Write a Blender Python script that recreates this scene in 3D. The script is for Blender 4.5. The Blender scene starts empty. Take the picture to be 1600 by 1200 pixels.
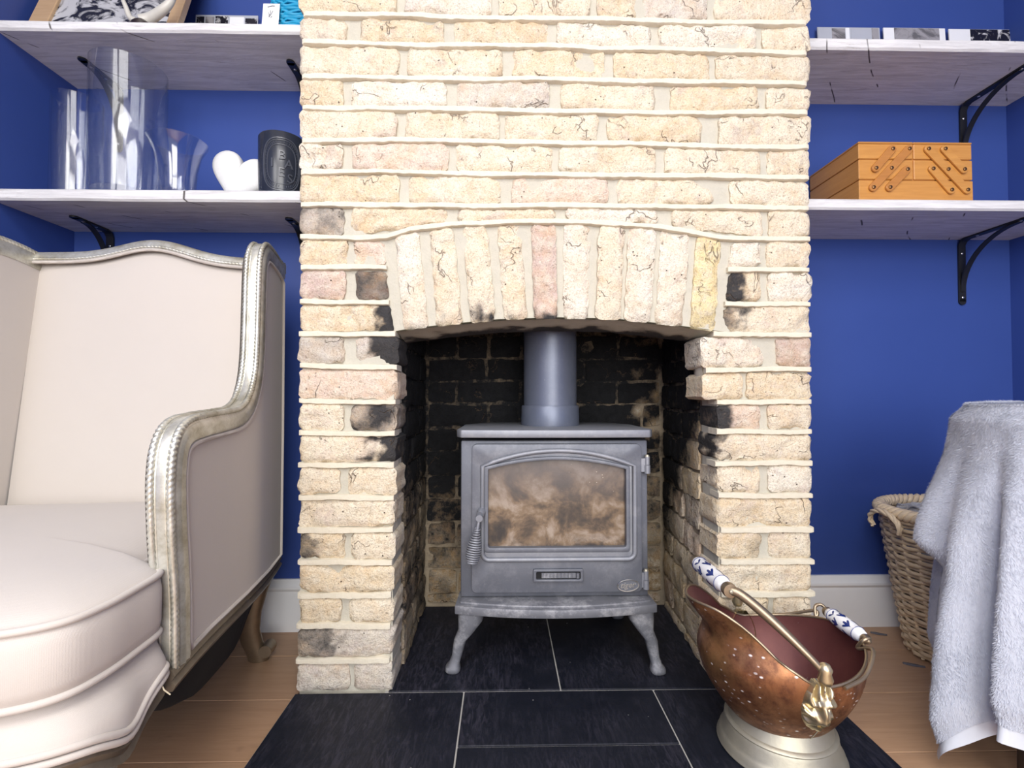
import bpy, bmesh, math, random
import numpy as np
from mathutils import Vector, Matrix, noise as mn

random.seed(7)
scene = bpy.context.scene
COL = scene.collection
PI = math.pi
V = Vector

# ------------------------------------------------------------ camera, light, exposure
CAM = V((0.0, -1.13, 0.704))
FOC = 750.0                                   # focal length in pixels of the 1600 px wide frame
YAW, PITCH = math.atan(14 / 750), math.atan(17 / 750)
cam_data = bpy.data.cameras.new('camera')
cam_data.sensor_width = 36.0
cam_data.lens = FOC / 1600 * 36.0
cam_data.clip_start = 0.02
cam = bpy.data.objects.new('camera', cam_data)
cam.location = CAM
cam.rotation_euler = (PI / 2 + PITCH, 0, -YAW)
COL.objects.link(cam)
scene.camera = cam

world = bpy.data.worlds.new('world')
scene.world = world
world.use_nodes = True
bg = world.node_tree.nodes['Background']
bg.inputs[0].default_value = (0.93, 0.96, 1.0, 1)
bg.inputs[1].default_value = 0.70

def area_light(name, loc, target, sx, sy, power, col):
    l = bpy.data.lights.new(name, 'AREA')
    l.shape = 'RECTANGLE'; l.size = sx; l.size_y = sy; l.energy = power; l.color = col
    o = bpy.data.objects.new(name, l)
    o.location = loc
    o.rotation_euler = (V(target) - V(loc)).to_track_quat('-Z', 'Y').to_euler()
    COL.objects.link(o)
    return o
area_light('window_daylight', (-1.27, -2.25, 1.72), (0.55, -0.4, 0.85), 1.6, 1.2, 46, (1.0, 0.98, 0.95))
area_light('window_daylight', (0.45, -3.45, 1.35), (0.0, 0.0, 0.80), 1.7, 1.9, 78, (1.0, 0.98, 0.95))  # rear window lamp, also shifted right as added fill for the chair's outer side
area_light('added_top_fill', (-0.1, -1.75, 2.36), (-0.1, -1.75, 0.0), 1.1, 1.1, 34, (1.0, 0.985, 0.96))  # added soft fill from above, no fitting known; brightens upward faces

vs = scene.view_settings
vs.view_transform = 'Standard'
vs.look = 'None'
vs.gamma = 1.0
vs.use_curve_mapping = False
vs.exposure = 0.20
scene.cycles.use_denoising = True
scene.cycles.max_bounces = 10
scene.cycles.transparent_max_bounces = 24
scene.cycles.caustics_reflective = False
scene.cycles.caustics_refractive = False

# ------------------------------------------------------------ measuring: where a sight line meets a plane of the room
_R = cam.rotation_euler.to_matrix()
_right, _up, _fwd = _R @ V((1, 0, 0)), _R @ V((0, 1, 0)), _R @ V((0, 0, -1))
def ray(px, py):
    return _fwd + _right * ((px - 800) / FOC) - _up * ((py - 600) / FOC)
def on_y(px, py, y):
    d = ray(px, py); return CAM + d * ((y - CAM.y) / d.y)
def on_z(px, py, z):
    d = ray(px, py); return CAM + d * ((z - CAM.z) / d.z)
def on_x(px, py, x):
    d = ray(px, py); return CAM + d * ((x - CAM.x) / d.x)
def fx(px, y=0.0, py=600):
    return on_y(px, py, y).x

# ------------------------------------------------------------ materials
def new_mat(name):
    m = bpy.data.materials.new(name); m.use_nodes = True
    nt = m.node_tree
    return m, nt, nt.nodes['Principled BSDF']
class NT:
    """short-hand for node building"""
    def __init__(s, name):
        s.m, s.t, s.p = new_mat(name)
    def n(s, typ, ins=None, **kw):
        nd = s.t.nodes.new(typ)
        for k, v in kw.items(): setattr(nd, k, v)
        for k, v in (ins or {}).items(): s.set(nd.inputs[k], v)
        return nd
    def set(s, sock, v):
        if isinstance(v, bpy.types.NodeSocket): s.t.links.new(v, sock)
        elif isinstance(v, bpy.types.Node): s.t.links.new(v.outputs[0], sock)
        else: sock.default_value = v
    def pos(s, scale=(1, 1, 1), rnd=False, obj=False):
        tc = s.n('ShaderNodeTexCoord')
        mp = s.n('ShaderNodeMapping', {'Vector': tc.outputs['Object'], 'Scale': scale})
        if rnd:
            oi = s.n('ShaderNodeObjectInfo')
            mu = s.n('ShaderNodeMath', {0: oi.outputs['Random'], 1: 37.0}, operation='MULTIPLY')
            s.set(mp.inputs['Location'], mu.outputs[0])
        return mp.outputs[0]
    def noise(s, vec, scale, detail=5, rough=0.6, dist=0.0):
        return s.n('ShaderNodeTexNoise', {'Vector': vec, 'Scale': scale, 'Detail': detail, 'Roughness': rough, 'Distortion': dist}).outputs['Fac']
    def ramp(s, fac, stops):
        r = s.n('ShaderNodeValToRGB', {'Fac': fac})
        el = r.color_ramp.elements
        while len(el) < len(stops): el.new(0.5)
        for e, (p, c) in zip(el, stops):
            e.position = p
            e.color = (c, c, c, 1) if isinstance(c, (int, float)) else (*c, 1)
        return r.outputs[0]
    def mix(s, fac, a, b, mode='MIX'):
        m = s.n('ShaderNodeMix', data_type='RGBA', blend_type=mode)
        s.set(m.inputs[0], fac)
        for i, v in ((6, a), (7, b)):
            if isinstance(v, tuple) and len(v) == 3: v = (*v, 1)
            s.set(m.inputs[i], v)
        return m.outputs[2]
    def math(s, op, a, b=0.0, clamp=False):
        m = s.n('ShaderNodeMath', {0: a, 1: b}, operation=op); m.use_clamp = clamp
        return m.outputs[0]
    def bump(s, h, strength=0.3, dist=0.01, normal=None):
        b = s.n('ShaderNodeBump', {'Height': h, 'Strength': strength, 'Distance': dist})
        if normal is not None: s.set(b.inputs['Normal'], normal)
        s.set(s.p.inputs['Normal'], b.outputs[0])
        return b.outputs[0]
    def out(s, color=None, rough=None, metal=None, **kw):
        if color is not None: s.set(s.p.inputs['Base Color'], (*color, 1) if isinstance(color, tuple) else color)
        if rough is not None: s.set(s.p.inputs['Roughness'], rough)
        if metal is not None: s.set(s.p.inputs['Metallic'], metal)
        for k, v in kw.items(): s.set(s.p.inputs[k.replace('_', ' ')], v)
        return s.m

def simple(name, col, rough=0.5, metal=0.0, var=0.12, scale=30, bump=0.0, **kw):
    s = NT(name); p = s.pos()
    f = s.noise(p, scale)
    c = s.mix(f, tuple(x * (1 - var) for x in col), tuple(min(1, x * (1 + var)) for x in col))
    if bump: s.bump(s.noise(p, scale * 4), bump, 0.003)
    return s.out(c, rough, metal, **kw)

MAT = {}
def mat_brick(name, mortar=False, soot=((0.020, 0.020, 0.023), (0.085, 0.080, 0.078))):
    s = NT(name)
    p = s.pos(rnd=not mortar)
    n1 = s.noise(p, 16, 6, 0.65)
    n2 = s.noise(p, 45, 6, 0.7)
    n3 = s.noise(p, 150, 4, 0.7)
    if mortar:
        base = s.mix(n2, mortar[0], mortar[1])
        base = s.mix(s.ramp(n1, [(0.45, 0.0), (0.8, 0.35)]), base, mortar[2])
    else:
        oi = s.n('ShaderNodeObjectInfo')
        c = oi.outputs['Color']
        lo = s.mix(0.40, c, (0.66, 0.42, 0.20))
        base = s.mix(s.ramp(n1, [(0.36, 0.0), (0.56, 1.0)]), lo, c)
        base = s.mix(s.ramp(n2, [(0.42, 0.0), (0.72, 0.75)]), base, (0.84, 0.775, 0.64))
        gr = s.noise(p, 22, 5, 0.6, 1.5)
        base = s.mix(s.ramp(gr, [(0.58, 0.0), (0.74, 0.45)]), base, (0.42, 0.35, 0.33))
        mv = s.noise(p, 13, 5, 0.65, 0.8)
        base = s.mix(s.ramp(mv, [(0.56, 0.0), (0.72, 0.5)]), base, (0.56, 0.43, 0.40))
        base = s.mix(s.ramp(n3, [(0.30, 0.6), (0.45, 0.0)]), base, (0.34, 0.25, 0.17))
        n5 = s.noise(p, 330, 3, 0.65)
        base = s.mix(s.ramp(n5, [(0.30, 0.65), (0.47, 0.0)]), base, (0.33, 0.26, 0.19))
        base = s.mix(s.ramp(n5, [(0.58, 0.0), (0.72, 0.45)]), base, (0.90, 0.86, 0.78))
        vo = s.n('ShaderNodeTexVoronoi', {'Vector': p, 'Scale': 75.0, 'Randomness': 1.0})
        pit = s.ramp(vo.outputs['Distance'], [(0.05, 1.0), (0.16, 0.0)])
        pm = s.math('MULTIPLY', pit, s.ramp(s.noise(p, 30, 2), [(0.55, 0.0), (0.62, 1.0)]))
        base = s.mix(pm, base, (0.07, 0.05, 0.04))
    at = s.n('ShaderNodeAttribute', attribute_name='soot')
    sm = s.math('ADD', at.outputs['Fac'], s.math('MULTIPLY', s.math('SUBTRACT', n2, 0.5), 1.3))
    sm = s.math('ADD', sm, s.math('MULTIPLY', s.math('SUBTRACT', n1, 0.5), 0.9))
    sm = s.math('MULTIPLY', s.ramp(sm, [(0.22, 0.0), (0.74, 1.0)]), s.math('MULTIPLY', at.outputs['Fac'], 3.0, True), True)
    sc = s.mix(n2, soot[0], soot[1])
    # a tone of old brown smoke where the soot thins out, then the soot itself
    base = s.mix(s.math('MULTIPLY', s.math('MULTIPLY', at.outputs['Fac'], 1.3, True), 0.72), base, s.mix(n2, (0.075, 0.05, 0.032), (0.24, 0.175, 0.12)))
    base = s.mix(sm, base, sc)
    h = s.math('ADD', s.math('MULTIPLY', n2, 0.8), s.math('MULTIPLY', n3, 0.55))
    if not mortar:
        h = s.math('SUBTRACT', h, s.math('MULTIPLY', pm, 0.6))
        cr = s.n('ShaderNodeTexVoronoi', {'Vector': s.n('ShaderNodeMix', {0: 0.16, 4: p, 5: s.n('ShaderNodeTexNoise', {'Vector': p, 'Scale': 14.0, 'Detail': 5.0}).outputs['Color']}, data_type='VECTOR').outputs[1], 'Scale': 11.0}, feature='DISTANCE_TO_EDGE')
        ck = s.math('MULTIPLY', s.ramp(cr.outputs['Distance'], [(0.0, 1.0), (0.025, 0.0)]), s.ramp(s.noise(p, 9, 2), [(0.52, 0.0), (0.60, 1.0)]))
        h = s.math('SUBTRACT', h, s.math('MULTIPLY', ck, 0.12))
        cn = s.noise(p, 8, 4, 0.55, 0.4)
        cline = s.ramp(s.math('ABSOLUTE', s.math('SUBTRACT', cn, 0.5)), [(0.0, 1.0), (0.007, 0.0)])
        cline = s.math('MULTIPLY', cline, s.ramp(s.noise(p, 12, 2), [(0.53, 0.0), (0.60, 1.0)]))
        h = s.math('SUBTRACT', h, s.math('MULTIPLY', cline, 0.7))
        base = s.mix(s.math('MULTIPLY', cline, 0.5), base, (0.20, 0.14, 0.10))
    s.bump(h, 0.85 if not mortar else 0.3, 0.010)
    return s.out(base, 0.92, 0.0, Specular_IOR_Level=0.2)
MAT['brick'] = mat_brick('stock_brick')
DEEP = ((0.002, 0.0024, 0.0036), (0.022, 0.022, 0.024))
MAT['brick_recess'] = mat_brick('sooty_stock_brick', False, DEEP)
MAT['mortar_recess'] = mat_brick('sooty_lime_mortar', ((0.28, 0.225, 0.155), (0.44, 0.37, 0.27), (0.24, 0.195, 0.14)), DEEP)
MAT['mortar'] = mat_brick('lime_mortar', ((0.46, 0.435, 0.36), (0.58, 0.55, 0.465), (0.42, 0.405, 0.345)))
MAT['mortar_bed'] = mat_brick('pale_pointing_mortar', ((0.63, 0.575, 0.455), (0.78, 0.72, 0.59), (0.58, 0.53, 0.42)))

def mat_wall():
    s = NT('blue_wall_paint'); p = s.pos()
    c = s.mix(s.noise(p, 6, 3), (0.034, 0.068, 0.265), (0.039, 0.076, 0.29))
    s.bump(s.noise(p, 320, 3), 0.06, 0.002)
    return s.out(c, 0.42, 0.0, Specular_IOR_Level=0.35)
MAT['wall'] = mat_wall()
MAT['ceiling'] = simple('white_ceiling_paint', (0.80, 0.80, 0.80), 0.9, var=0.02)
MAT['skirting'] = simple('white_gloss_paint', (0.82, 0.83, 0.85), 0.35, var=0.03)

def mat_plank():
    s = NT('oak_floor')
    p = s.pos((1.4, 16, 16), rnd=True)
    n = s.noise(p, 5, 7, 0.62, 0.6); n2 = s.noise(s.pos((2.5, 90, 90), rnd=True), 4, 4)
    c = s.mix(n, (0.345, 0.20, 0.113), (0.50, 0.32, 0.20))
    c = s.mix(s.ramp(n2, [(0.55, 0.0), (0.75, 0.4)]), c, (0.25, 0.135, 0.078))
    kn = s.noise(s.pos((4, 10, 10), rnd=True), 2.2, 3)
    c = s.mix(s.ramp(kn, [(0.66, 0.0), (0.80, 0.5)]), c, (0.16, 0.085, 0.05))
    s.bump(n2, 0.08, 0.002)
    return s.out(c, 0.45, 0.0)
MAT['plank'] = mat_plank()

def mat_slate():
    s = NT('black_slate'); p = s.pos(rnd=True)
    n = s.noise(p, 9, 7, 0.7, 0.4); st = s.noise(s.pos((24, 5, 5), rnd=True), 4, 5, 0.7, 1.2)
    c = s.mix(n, (0.003, 0.0045, 0.009), (0.011, 0.013, 0.022))
    dust = s.math('MULTIPLY', s.ramp(st, [(0.44, 0.0), (0.72, 0.60)]), s.ramp(s.noise(p, 5, 3), [(0.38, 0.0), (0.60, 1.0)]))
    c = s.mix(dust, c, (0.062, 0.058, 0.082))
    vo = s.n('ShaderNodeTexVoronoi', {'Vector': p, 'Scale': 42.0})
    sp = s.math('MULTIPLY', s.ramp(vo.outputs['Distance'], [(0.045, 1.0), (0.07, 0.0)]), s.ramp(s.noise(p, 12, 2), [(0.60, 0.0), (0.64, 1.0)]))
    c = s.mix(sp, c, (0.45, 0.45, 0.44))
    s.bump(s.math('ADD', n, s.math('MULTIPLY', s.noise(p, 120, 3), 0.3)), 0.22, 0.003)
    return s.out(c, s.ramp(n, [(0.3, 0.46), (0.7, 0.66)]), 0.0, Specular_IOR_Level=0.28)
MAT['slate'] = mat_slate()
MAT['grout'] = simple('pale_grout', (0.42, 0.41, 0.39), 0.9)

def mat_shelf():
    s = NT('whitewashed_timber'); p = s.pos((1.2, 14, 14), rnd=True)
    n = s.noise(p, 5, 7, 0.7, 0.8); q = s.pos(rnd=True)
    c = s.mix(s.ramp(n, [(0.30, 0.0), (0.62, 1.0)]), (0.52, 0.51, 0.515), (0.76, 0.755, 0.765))
    wear = s.math('MULTIPLY', s.ramp(s.noise(p, 13, 6, 0.75, 0.5), [(0.56, 0.0), (0.70, 1.0)]), s.ramp(s.noise(q, 6, 3), [(0.48, 0.0), (0.62, 1.0)]))
    c = s.mix(s.math('MULTIPLY', wear, 0.62), c, (0.20, 0.155, 0.115))
    # saw scratches
    w = s.n('ShaderNodeTexWave', {'Vector': s.n('ShaderNodeMapping', {'Vector': q, 'Rotation': (0, 0, 0.75)}).outputs[0], 'Scale': 3.1, 'Distortion': 9.0, 'Detail': 2.0, 'Detail Scale': 0.35})
    scr = s.math('MULTIPLY', s.ramp(w.outputs['Fac'], [(0.0, 1.0), (0.004, 0.0)]), s.ramp(s.noise(q, 11, 2), [(0.55, 0.0), (0.60, 1.0)]))
    c = s.mix(scr, c, (0.06, 0.05, 0.045))
    s.bump(s.math('SUBTRACT', n, scr), 0.25, 0.004)
    return s.out(c, 0.8)
MAT['shelf'] = mat_shelf()
MAT['black_iron'] = simple('black_japanned_iron', (0.012, 0.012, 0.014), 0.32, 0.0, bump=0.05)
MAT['steel'] = simple('bright_steel', (0.75, 0.75, 0.74), 0.28, 1.0)

def mat_stove(name, a, b, dusty, rough=0.5):
    s = NT(name); p = s.pos()
    n = s.noise(p, 14, 6, 0.65); f = s.noise(p, 260, 3, 0.6)
    c = s.mix(n, a, b)
    d = s.math('MULTIPLY', s.ramp(s.noise(p, 18, 7, 0.75), [(0.48, 0.0), (0.68, 1.0)]), dusty)
    c = s.mix(d, c, (0.42, 0.42, 0.44))
    vo = s.n('ShaderNodeTexVoronoi', {'Vector': p, 'Scale': 90.0})
    sp = s.math('MULTIPLY', s.ramp(vo.outputs['Distance'], [(0.05, 1.0), (0.09, 0.0)]), s.ramp(s.noise(p, 25, 2), [(0.60, 0.0), (0.64, 0.7)]))
    c = s.mix(sp, c, (0.5, 0.5, 0.5))
    s.bump(f, 0.12, 0.0015)
    return s.out(c, rough, 0.35, Specular_IOR_Level=0.5)
MAT['stove'] = mat_stove('stove_grey_iron', (0.115, 0.122, 0.145), (0.165, 0.175, 0.205), 0.22)
MAT['stove_dusty'] = mat_stove('ash_dusted_iron', (0.13, 0.135, 0.155), (0.23, 0.235, 0.26), 1.0, 0.6)
MAT['stove_top'] = mat_stove('grey_iron_top', (0.20, 0.21, 0.24), (0.28, 0.29, 0.325), 0.40, 0.5)
MAT['flue'] = mat_stove('flue_grey_paint', (0.13, 0.148, 0.20), (0.165, 0.185, 0.245), 0.10, 0.40)
MAT['dark'] = simple('sooty_black', (0.01, 0.01, 0.011), 0.9)
MAT['black_sheet'] = simple('matte_black_sheet', (0.010, 0.010, 0.011), 0.95)

def mat_fireglass():
    s = NT('smoke_stained_glass'); p = s.pos()
    n = s.noise(p, 13, 6, 0.58, 0.3); n2 = s.noise(p, 30, 6, 0.7, 0.4)
    c = s.ramp(n, [(0.36, (0.006, 0.005, 0.007)), (0.44, (0.055, 0.035, 0.022)), (0.52, (0.17, 0.11, 0.062)), (0.62, (0.32, 0.255, 0.20))])
    # browner and darker low down, greyer towards the top
    zz = s.n('ShaderNodeSeparateXYZ', {0: s.n('ShaderNodeTexCoord').outputs['Generated']}).outputs['Z']
    c = s.mix(s.math('MULTIPLY', s.ramp(zz, [(0.45, 0.0), (0.85, 1.0)]), 0.75), c, s.mix(n2, (0.075, 0.06, 0.055), (0.19, 0.165, 0.16)))
    low = s.math('MULTIPLY', s.ramp(zz, [(0.0, 1.0), (0.16, 0.0)]), s.ramp(n2, [(0.36, 1.0), (0.54, 0.0)]))
    c = s.mix(low, c, (0.012, 0.011, 0.014))
    vo = s.n('ShaderNodeTexVoronoi', {'Vector': s.pos((1, 1, 1.6)), 'Scale': 80.0})
    fl = s.math('MULTIPLY', s.ramp(vo.outputs['Distance'], [(0.06, 1.0), (0.12, 0.0)]), s.ramp(s.noise(p, 20, 2), [(0.60, 0.0), (0.64, 0.9)]))
    c = s.mix(fl, c, (0.75, 0.66, 0.55))
    return s.out(c, 0.35, 0.0, Coat_Weight=0.6, Coat_Roughness=0.06)
MAT['fireglass'] = mat_fireglass()

def mat_fabric(name, col, sheen=0.15, weave=900):
    s = NT(name); p = s.pos()
    n = s.noise(p, 7, 3); f = s.noise(p, weave, 2, 0.5)
    a = s.n('ShaderNodeTexWave', {'Vector': p, 'Scale': 210.0, 'Distortion': 0.4}, bands_direction='Z')
    b = s.n('ShaderNodeTexWave', {'Vector': p, 'Scale': 210.0, 'Distortion': 0.4}, bands_direction='X')
    c = s.mix(n, tuple(x * 0.95 for x in col), col)
    c = s.mix(s.math('MULTIPLY', f, 0.18), c, tuple(x * 0.72 for x in col))
    h = s.math('ADD', s.math('MULTIPLY', s.math('ADD', a.outputs['Fac'], b.outputs['Fac']), 0.35), f)
    s.bump(h, 0.14, 0.0012)
    return s.out(c, 0.92, 0.0, Sheen_Weight=sheen, Specular_IOR_Level=0.15)
MAT['linen'] = mat_fabric('oatmeal_linen', (0.575, 0.525, 0.478))

def mat_silver():
    s = NT('silver_gilt_wood'); p = s.pos()
    n = s.noise(p, 22, 6, 0.7); n2 = s.noise(p, 90, 5, 0.7)
    c = s.mix(s.ramp(n, [(0.34, 0.0), (0.62, 1.0)]), (0.42, 0.39, 0.30), (0.70, 0.69, 0.62))
    c = s.mix(s.ramp(n2, [(0.62, 0.0), (0.78, 0.8)]), c, (0.10, 0.075, 0.05))
    s.bump(n2, 0.15, 0.002)
    return s.out(c, 0.36, 0.62)
MAT['silver'] = mat_silver()
def mat_darkrail():
    s = NT('dark_patinated_wood'); p = s.pos()
    n = s.noise(p, 30, 6, 0.7)
    c = s.mix(n, (0.055, 0.042, 0.03), (0.24, 0.20, 0.15))
    return s.out(c, 0.4, 0.3)
MAT['darkrail'] = mat_darkrail()

def mat_copper():
    s = NT('aged_copper'); p = s.pos()
    n = s.noise(p, 11, 6, 0.65, 0.6); n2 = s.noise(p, 40, 6, 0.7)
    c = s.mix(s.ramp(n, [(0.36, 0.0), (0.64, 1.0)]), (0.20, 0.080, 0.042), (0.52, 0.25, 0.12))
    c = s.mix(s.ramp(n2, [(0.48, 0.0), (0.66, 0.8)]), c, (0.13, 0.055, 0.038))
    c = s.mix(s.ramp(s.noise(p, 7, 4), [(0.52, 0.0), (0.70, 0.5)]), c, (0.42, 0.27, 0.11))
    vo = s.n('ShaderNodeTexVoronoi', {'Vector': s.pos((1.0, 1, 1.6)), 'Scale': 62.0})
    sc = s.math('MULTIPLY', s.ramp(vo.outputs['Distance'], [(0.10, 1.0), (0.24, 0.0)]), s.ramp(s.noise(p, 17, 4, 0.7), [(0.46, 0.0), (0.54, 1.0)]))
    c = s.mix(sc, c, (0.80, 0.77, 0.76))
    s.bump(s.math('ADD', n2, sc), 0.16, 0.003)
    return s.out(c, s.ramp(n2, [(0.3, 0.30), (0.7, 0.46)]), s.math('SUBTRACT', 0.80, s.math('MULTIPLY', sc, 0.6)))
MAT['copper'] = mat_copper()
def mat_copper_in():
    s = NT('dark_copper_inside'); p = s.pos()
    n = s.noise(p, 16, 6, 0.7)
    c = s.mix(n, (0.085, 0.025, 0.03), (0.21, 0.075, 0.065))
    sc = s.ramp(s.noise(s.pos((8, 40, 8)), 5, 4, 0.8), [(0.68, 0.0), (0.74, 0.6)])
    c = s.mix(sc, c, (0.55, 0.48, 0.50))
    return s.out(c, 0.46, 0.45)
MAT['copper_in'] = mat_copper_in()
MAT['pewter'] = simple('dull_brass_pewter', (0.46, 0.43, 0.345), 0.52, 0.75, 0.28, 18, 0.14)
MAT['brass'] = simple('old_brass', (0.66, 0.56, 0.36), 0.34, 0.9, 0.25, 40, 0.1)
MAT['bronze'] = simple('dull_bronze', (0.34, 0.27, 0.19), 0.38, 0.85, 0.25, 40, 0.08)
MAT['china'] = simple('white_china', (0.86, 0.87, 0.89), 0.12, 0.0, 0.01)
MAT['cobalt'] = simple('cobalt_glaze', (0.012, 0.03, 0.17), 0.12, 0.0, 0.1)

def mat_wicker():
    s = NT('willow_wicker'); p = s.pos()
    n = s.noise(p, 60, 4)
    c = s.mix(n, (0.42, 0.29, 0.16), (0.78, 0.63, 0.42))
    c = s.mix(s.ramp(s.noise(p, 9, 3), [(0.45, 0.0), (0.7, 0.6)]), c, (0.40, 0.30, 0.19))
    return s.out(c, 0.55)
MAT['wicker'] = mat_wicker()
MAT['wicker_rim'] = simple('pale_willow', (0.74, 0.59, 0.39), 0.5, 0, 0.22, 80)

def mat_plush():
    s = NT('grey_plush_fleece'); p = s.pos()
    n = s.noise(p, 20, 5, 0.6)
    c = s.mix(n, (0.42, 0.45, 0.53), (0.57, 0.60, 0.685))
    s.bump(s.noise(s.pos((1, 1, 0.35)), 160, 4, 0.7), 0.35, 0.006)
    return s.out(c, 0.95, 0.0, Sheen_Weight=0.35, Specular_IOR_Level=0.1)
MAT['plush'] = mat_plush()
MAT['satin'] = simple('grey_satin_hem', (0.60, 0.63, 0.70), 0.42, 0, 0.08)
MAT['dark_wood'] = simple('dark_stained_wood', (0.022, 0.014, 0.012), 0.35, 0, 0.3)

def mat_thin_glass(name, tint, gloss=1.0, ior=1.5, haze=0.0):
    m = bpy.data.materials.new(name); m.use_nodes = True
    nt = m.node_tree; nt.nodes.clear()
    o = nt.nodes.new('ShaderNodeOutputMaterial')
    tr = nt.nodes.new('ShaderNodeBsdfTransparent'); tr.inputs[0].default_value = (*tint, 1)
    gl = nt.nodes.new('ShaderNodeBsdfGlossy'); gl.inputs['Roughness'].default_value = 0.03 + haze
    lw = nt.nodes.new('ShaderNodeLayerWeight'); lw.inputs[0].default_value = 0.5
    pw = nt.nodes.new('ShaderNodeMath'); pw.operation = 'POWER'; pw.inputs[1].default_value = 3.0
    nt.links.new(lw.outputs['Facing'], pw.inputs[0])
    fr = nt.nodes.new('ShaderNodeMath'); fr.operation = 'MULTIPLY_ADD'; fr.inputs[1].default_value = 0.40; fr.inputs[2].default_value = 0.075
    nt.links.new(pw.outputs[0], fr.inputs[0])
    mu = nt.nodes.new('ShaderNodeMath'); mu.operation = 'MULTIPLY'; mu.inputs[1].default_value = gloss; mu.use_clamp = True
    mx = nt.nodes.new('ShaderNodeMixShader')
    nt.links.new(fr.outputs[0], mu.inputs[0]); nt.links.new(mu.outputs[0], mx.inputs[0])
    nt.links.new(tr.outputs[0], mx.inputs[1]); nt.links.new(gl.outputs[0], mx.inputs[2])
    nt.links.new(mx.outputs[0], o.inputs[0])
    return m
MAT['glass'] = mat_thin_glass('clear_glass', (0.965, 0.972, 0.98), 1.0, 1.52, 0.05)
def mat_film():
    s = NT('cloudy_plastic_film'); p = s.pos()
    n = s.noise(p, 30, 5, 0.7, 1.0)
    s.bump(s.noise(p, 60, 4, 0.7, 1.5), 0.6, 0.01)
    return s.out((0.62, 0.65, 0.70), 0.14, 0.0, Alpha=s.ramp(n, [(0.3, 0.42), (0.7, 0.78)]), Specular_IOR_Level=0.8)
MAT['film'] = mat_film()
MAT['candle_black'] = simple('black_candle_glaze', (0.022, 0.026, 0.038), 0.24, 0.0, 0.2, 30)
MAT['candle_emboss'] = simple('highlit_raised_glaze', (0.060, 0.066, 0.085), 0.22, 0.0, 0.2, 30)  # the jar's black glaze made paler, painting in light on the raised edges
MAT['wax'] = simple('cream_wax', (0.8, 0.76, 0.66), 0.5)
def mat_heart():
    s = NT('white_plaster'); p = s.pos()
    c = s.mix(s.noise(p, 120, 4), (0.66, 0.66, 0.65), (0.76, 0.76, 0.75))
    s.bump(s.noise(p, 260, 4), 0.3, 0.002)
    return s.out(c, 0.8)
MAT['heart'] = mat_heart()
def mat_pine(name, a, b, rot=(0, 0, 0)):
    s = NT(name)
    p = s.pos((2.0, 2.0, 26), rnd=True)
    n = s.noise(p, 5, 6, 0.6, 0.7)
    c = s.mix(n, a, b)
    s.bump(n, 0.06, 0.002)
    return s.out(c, 0.35, 0.0, Coat_Weight=0.25, Coat_Roughness=0.2)
MAT['honey'] = mat_pine('honey_beech', (0.42, 0.175, 0.035), (0.66, 0.33, 0.085))
MAT['honey_dark'] = mat_pine('amber_beech', (0.36, 0.14, 0.03), (0.54, 0.24, 0.06))
MAT['frame_wood'] = mat_pine('bare_pine', (0.40, 0.25, 0.13), (0.60, 0.42, 0.25))
MAT['screw_head'] = simple('dark_brass_screw', (0.20, 0.11, 0.05), 0.35, 0.9)
def mat_print(name, dark, light, scale, thr, dist=1.5):
    s = NT(name); p = s.pos(rnd=True)
    n = s.noise(p, scale, 5, 0.6, dist)
    c = s.mix(s.ramp(n, [(thr - 0.05, 0.0), (thr + 0.05, 1.0)]), dark, light)
    return s.out(c, 0.25)
MAT['print_bw'] = mat_print('black_and_white_print', (0.02, 0.02, 0.028), (0.52, 0.52, 0.54), 12, 0.50, 2.5)
MAT['print_grey'] = mat_print('grey_photo_print', (0.14, 0.135, 0.145), (0.32, 0.31, 0.33), 9, 0.5)
MAT['print_dark'] = mat_print('dark_photo_print', (0.012, 0.012, 0.02), (0.65, 0.65, 0.68), 26, 0.60)
MAT['paper'] = simple('white_photo_paper', (0.82, 0.83, 0.86), 0.4, 0, 0.02)
MAT['paper_grey'] = simple('grey_photo_paper', (0.42, 0.44, 0.50), 0.4, 0, 0.06)
MAT['horn'] = simple('pale_horn', (0.58, 0.56, 0.50), 0.35, 0, 0.15, 25)
MAT['teal'] = simple('turquoise_straw', (0.012, 0.30, 0.52), 0.5, 0, 0.3, 60)
MAT['ink'] = simple('grey_ink', (0.15, 0.15, 0.16), 0.6)
MAT['bark'] = simple('grey_scrap', (0.10, 0.095, 0.11), 0.9, 0, 0.4, 90)
MAT['thread'] = simple('pale_thread', (0.7, 0.62, 0.45), 0.9)

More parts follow.
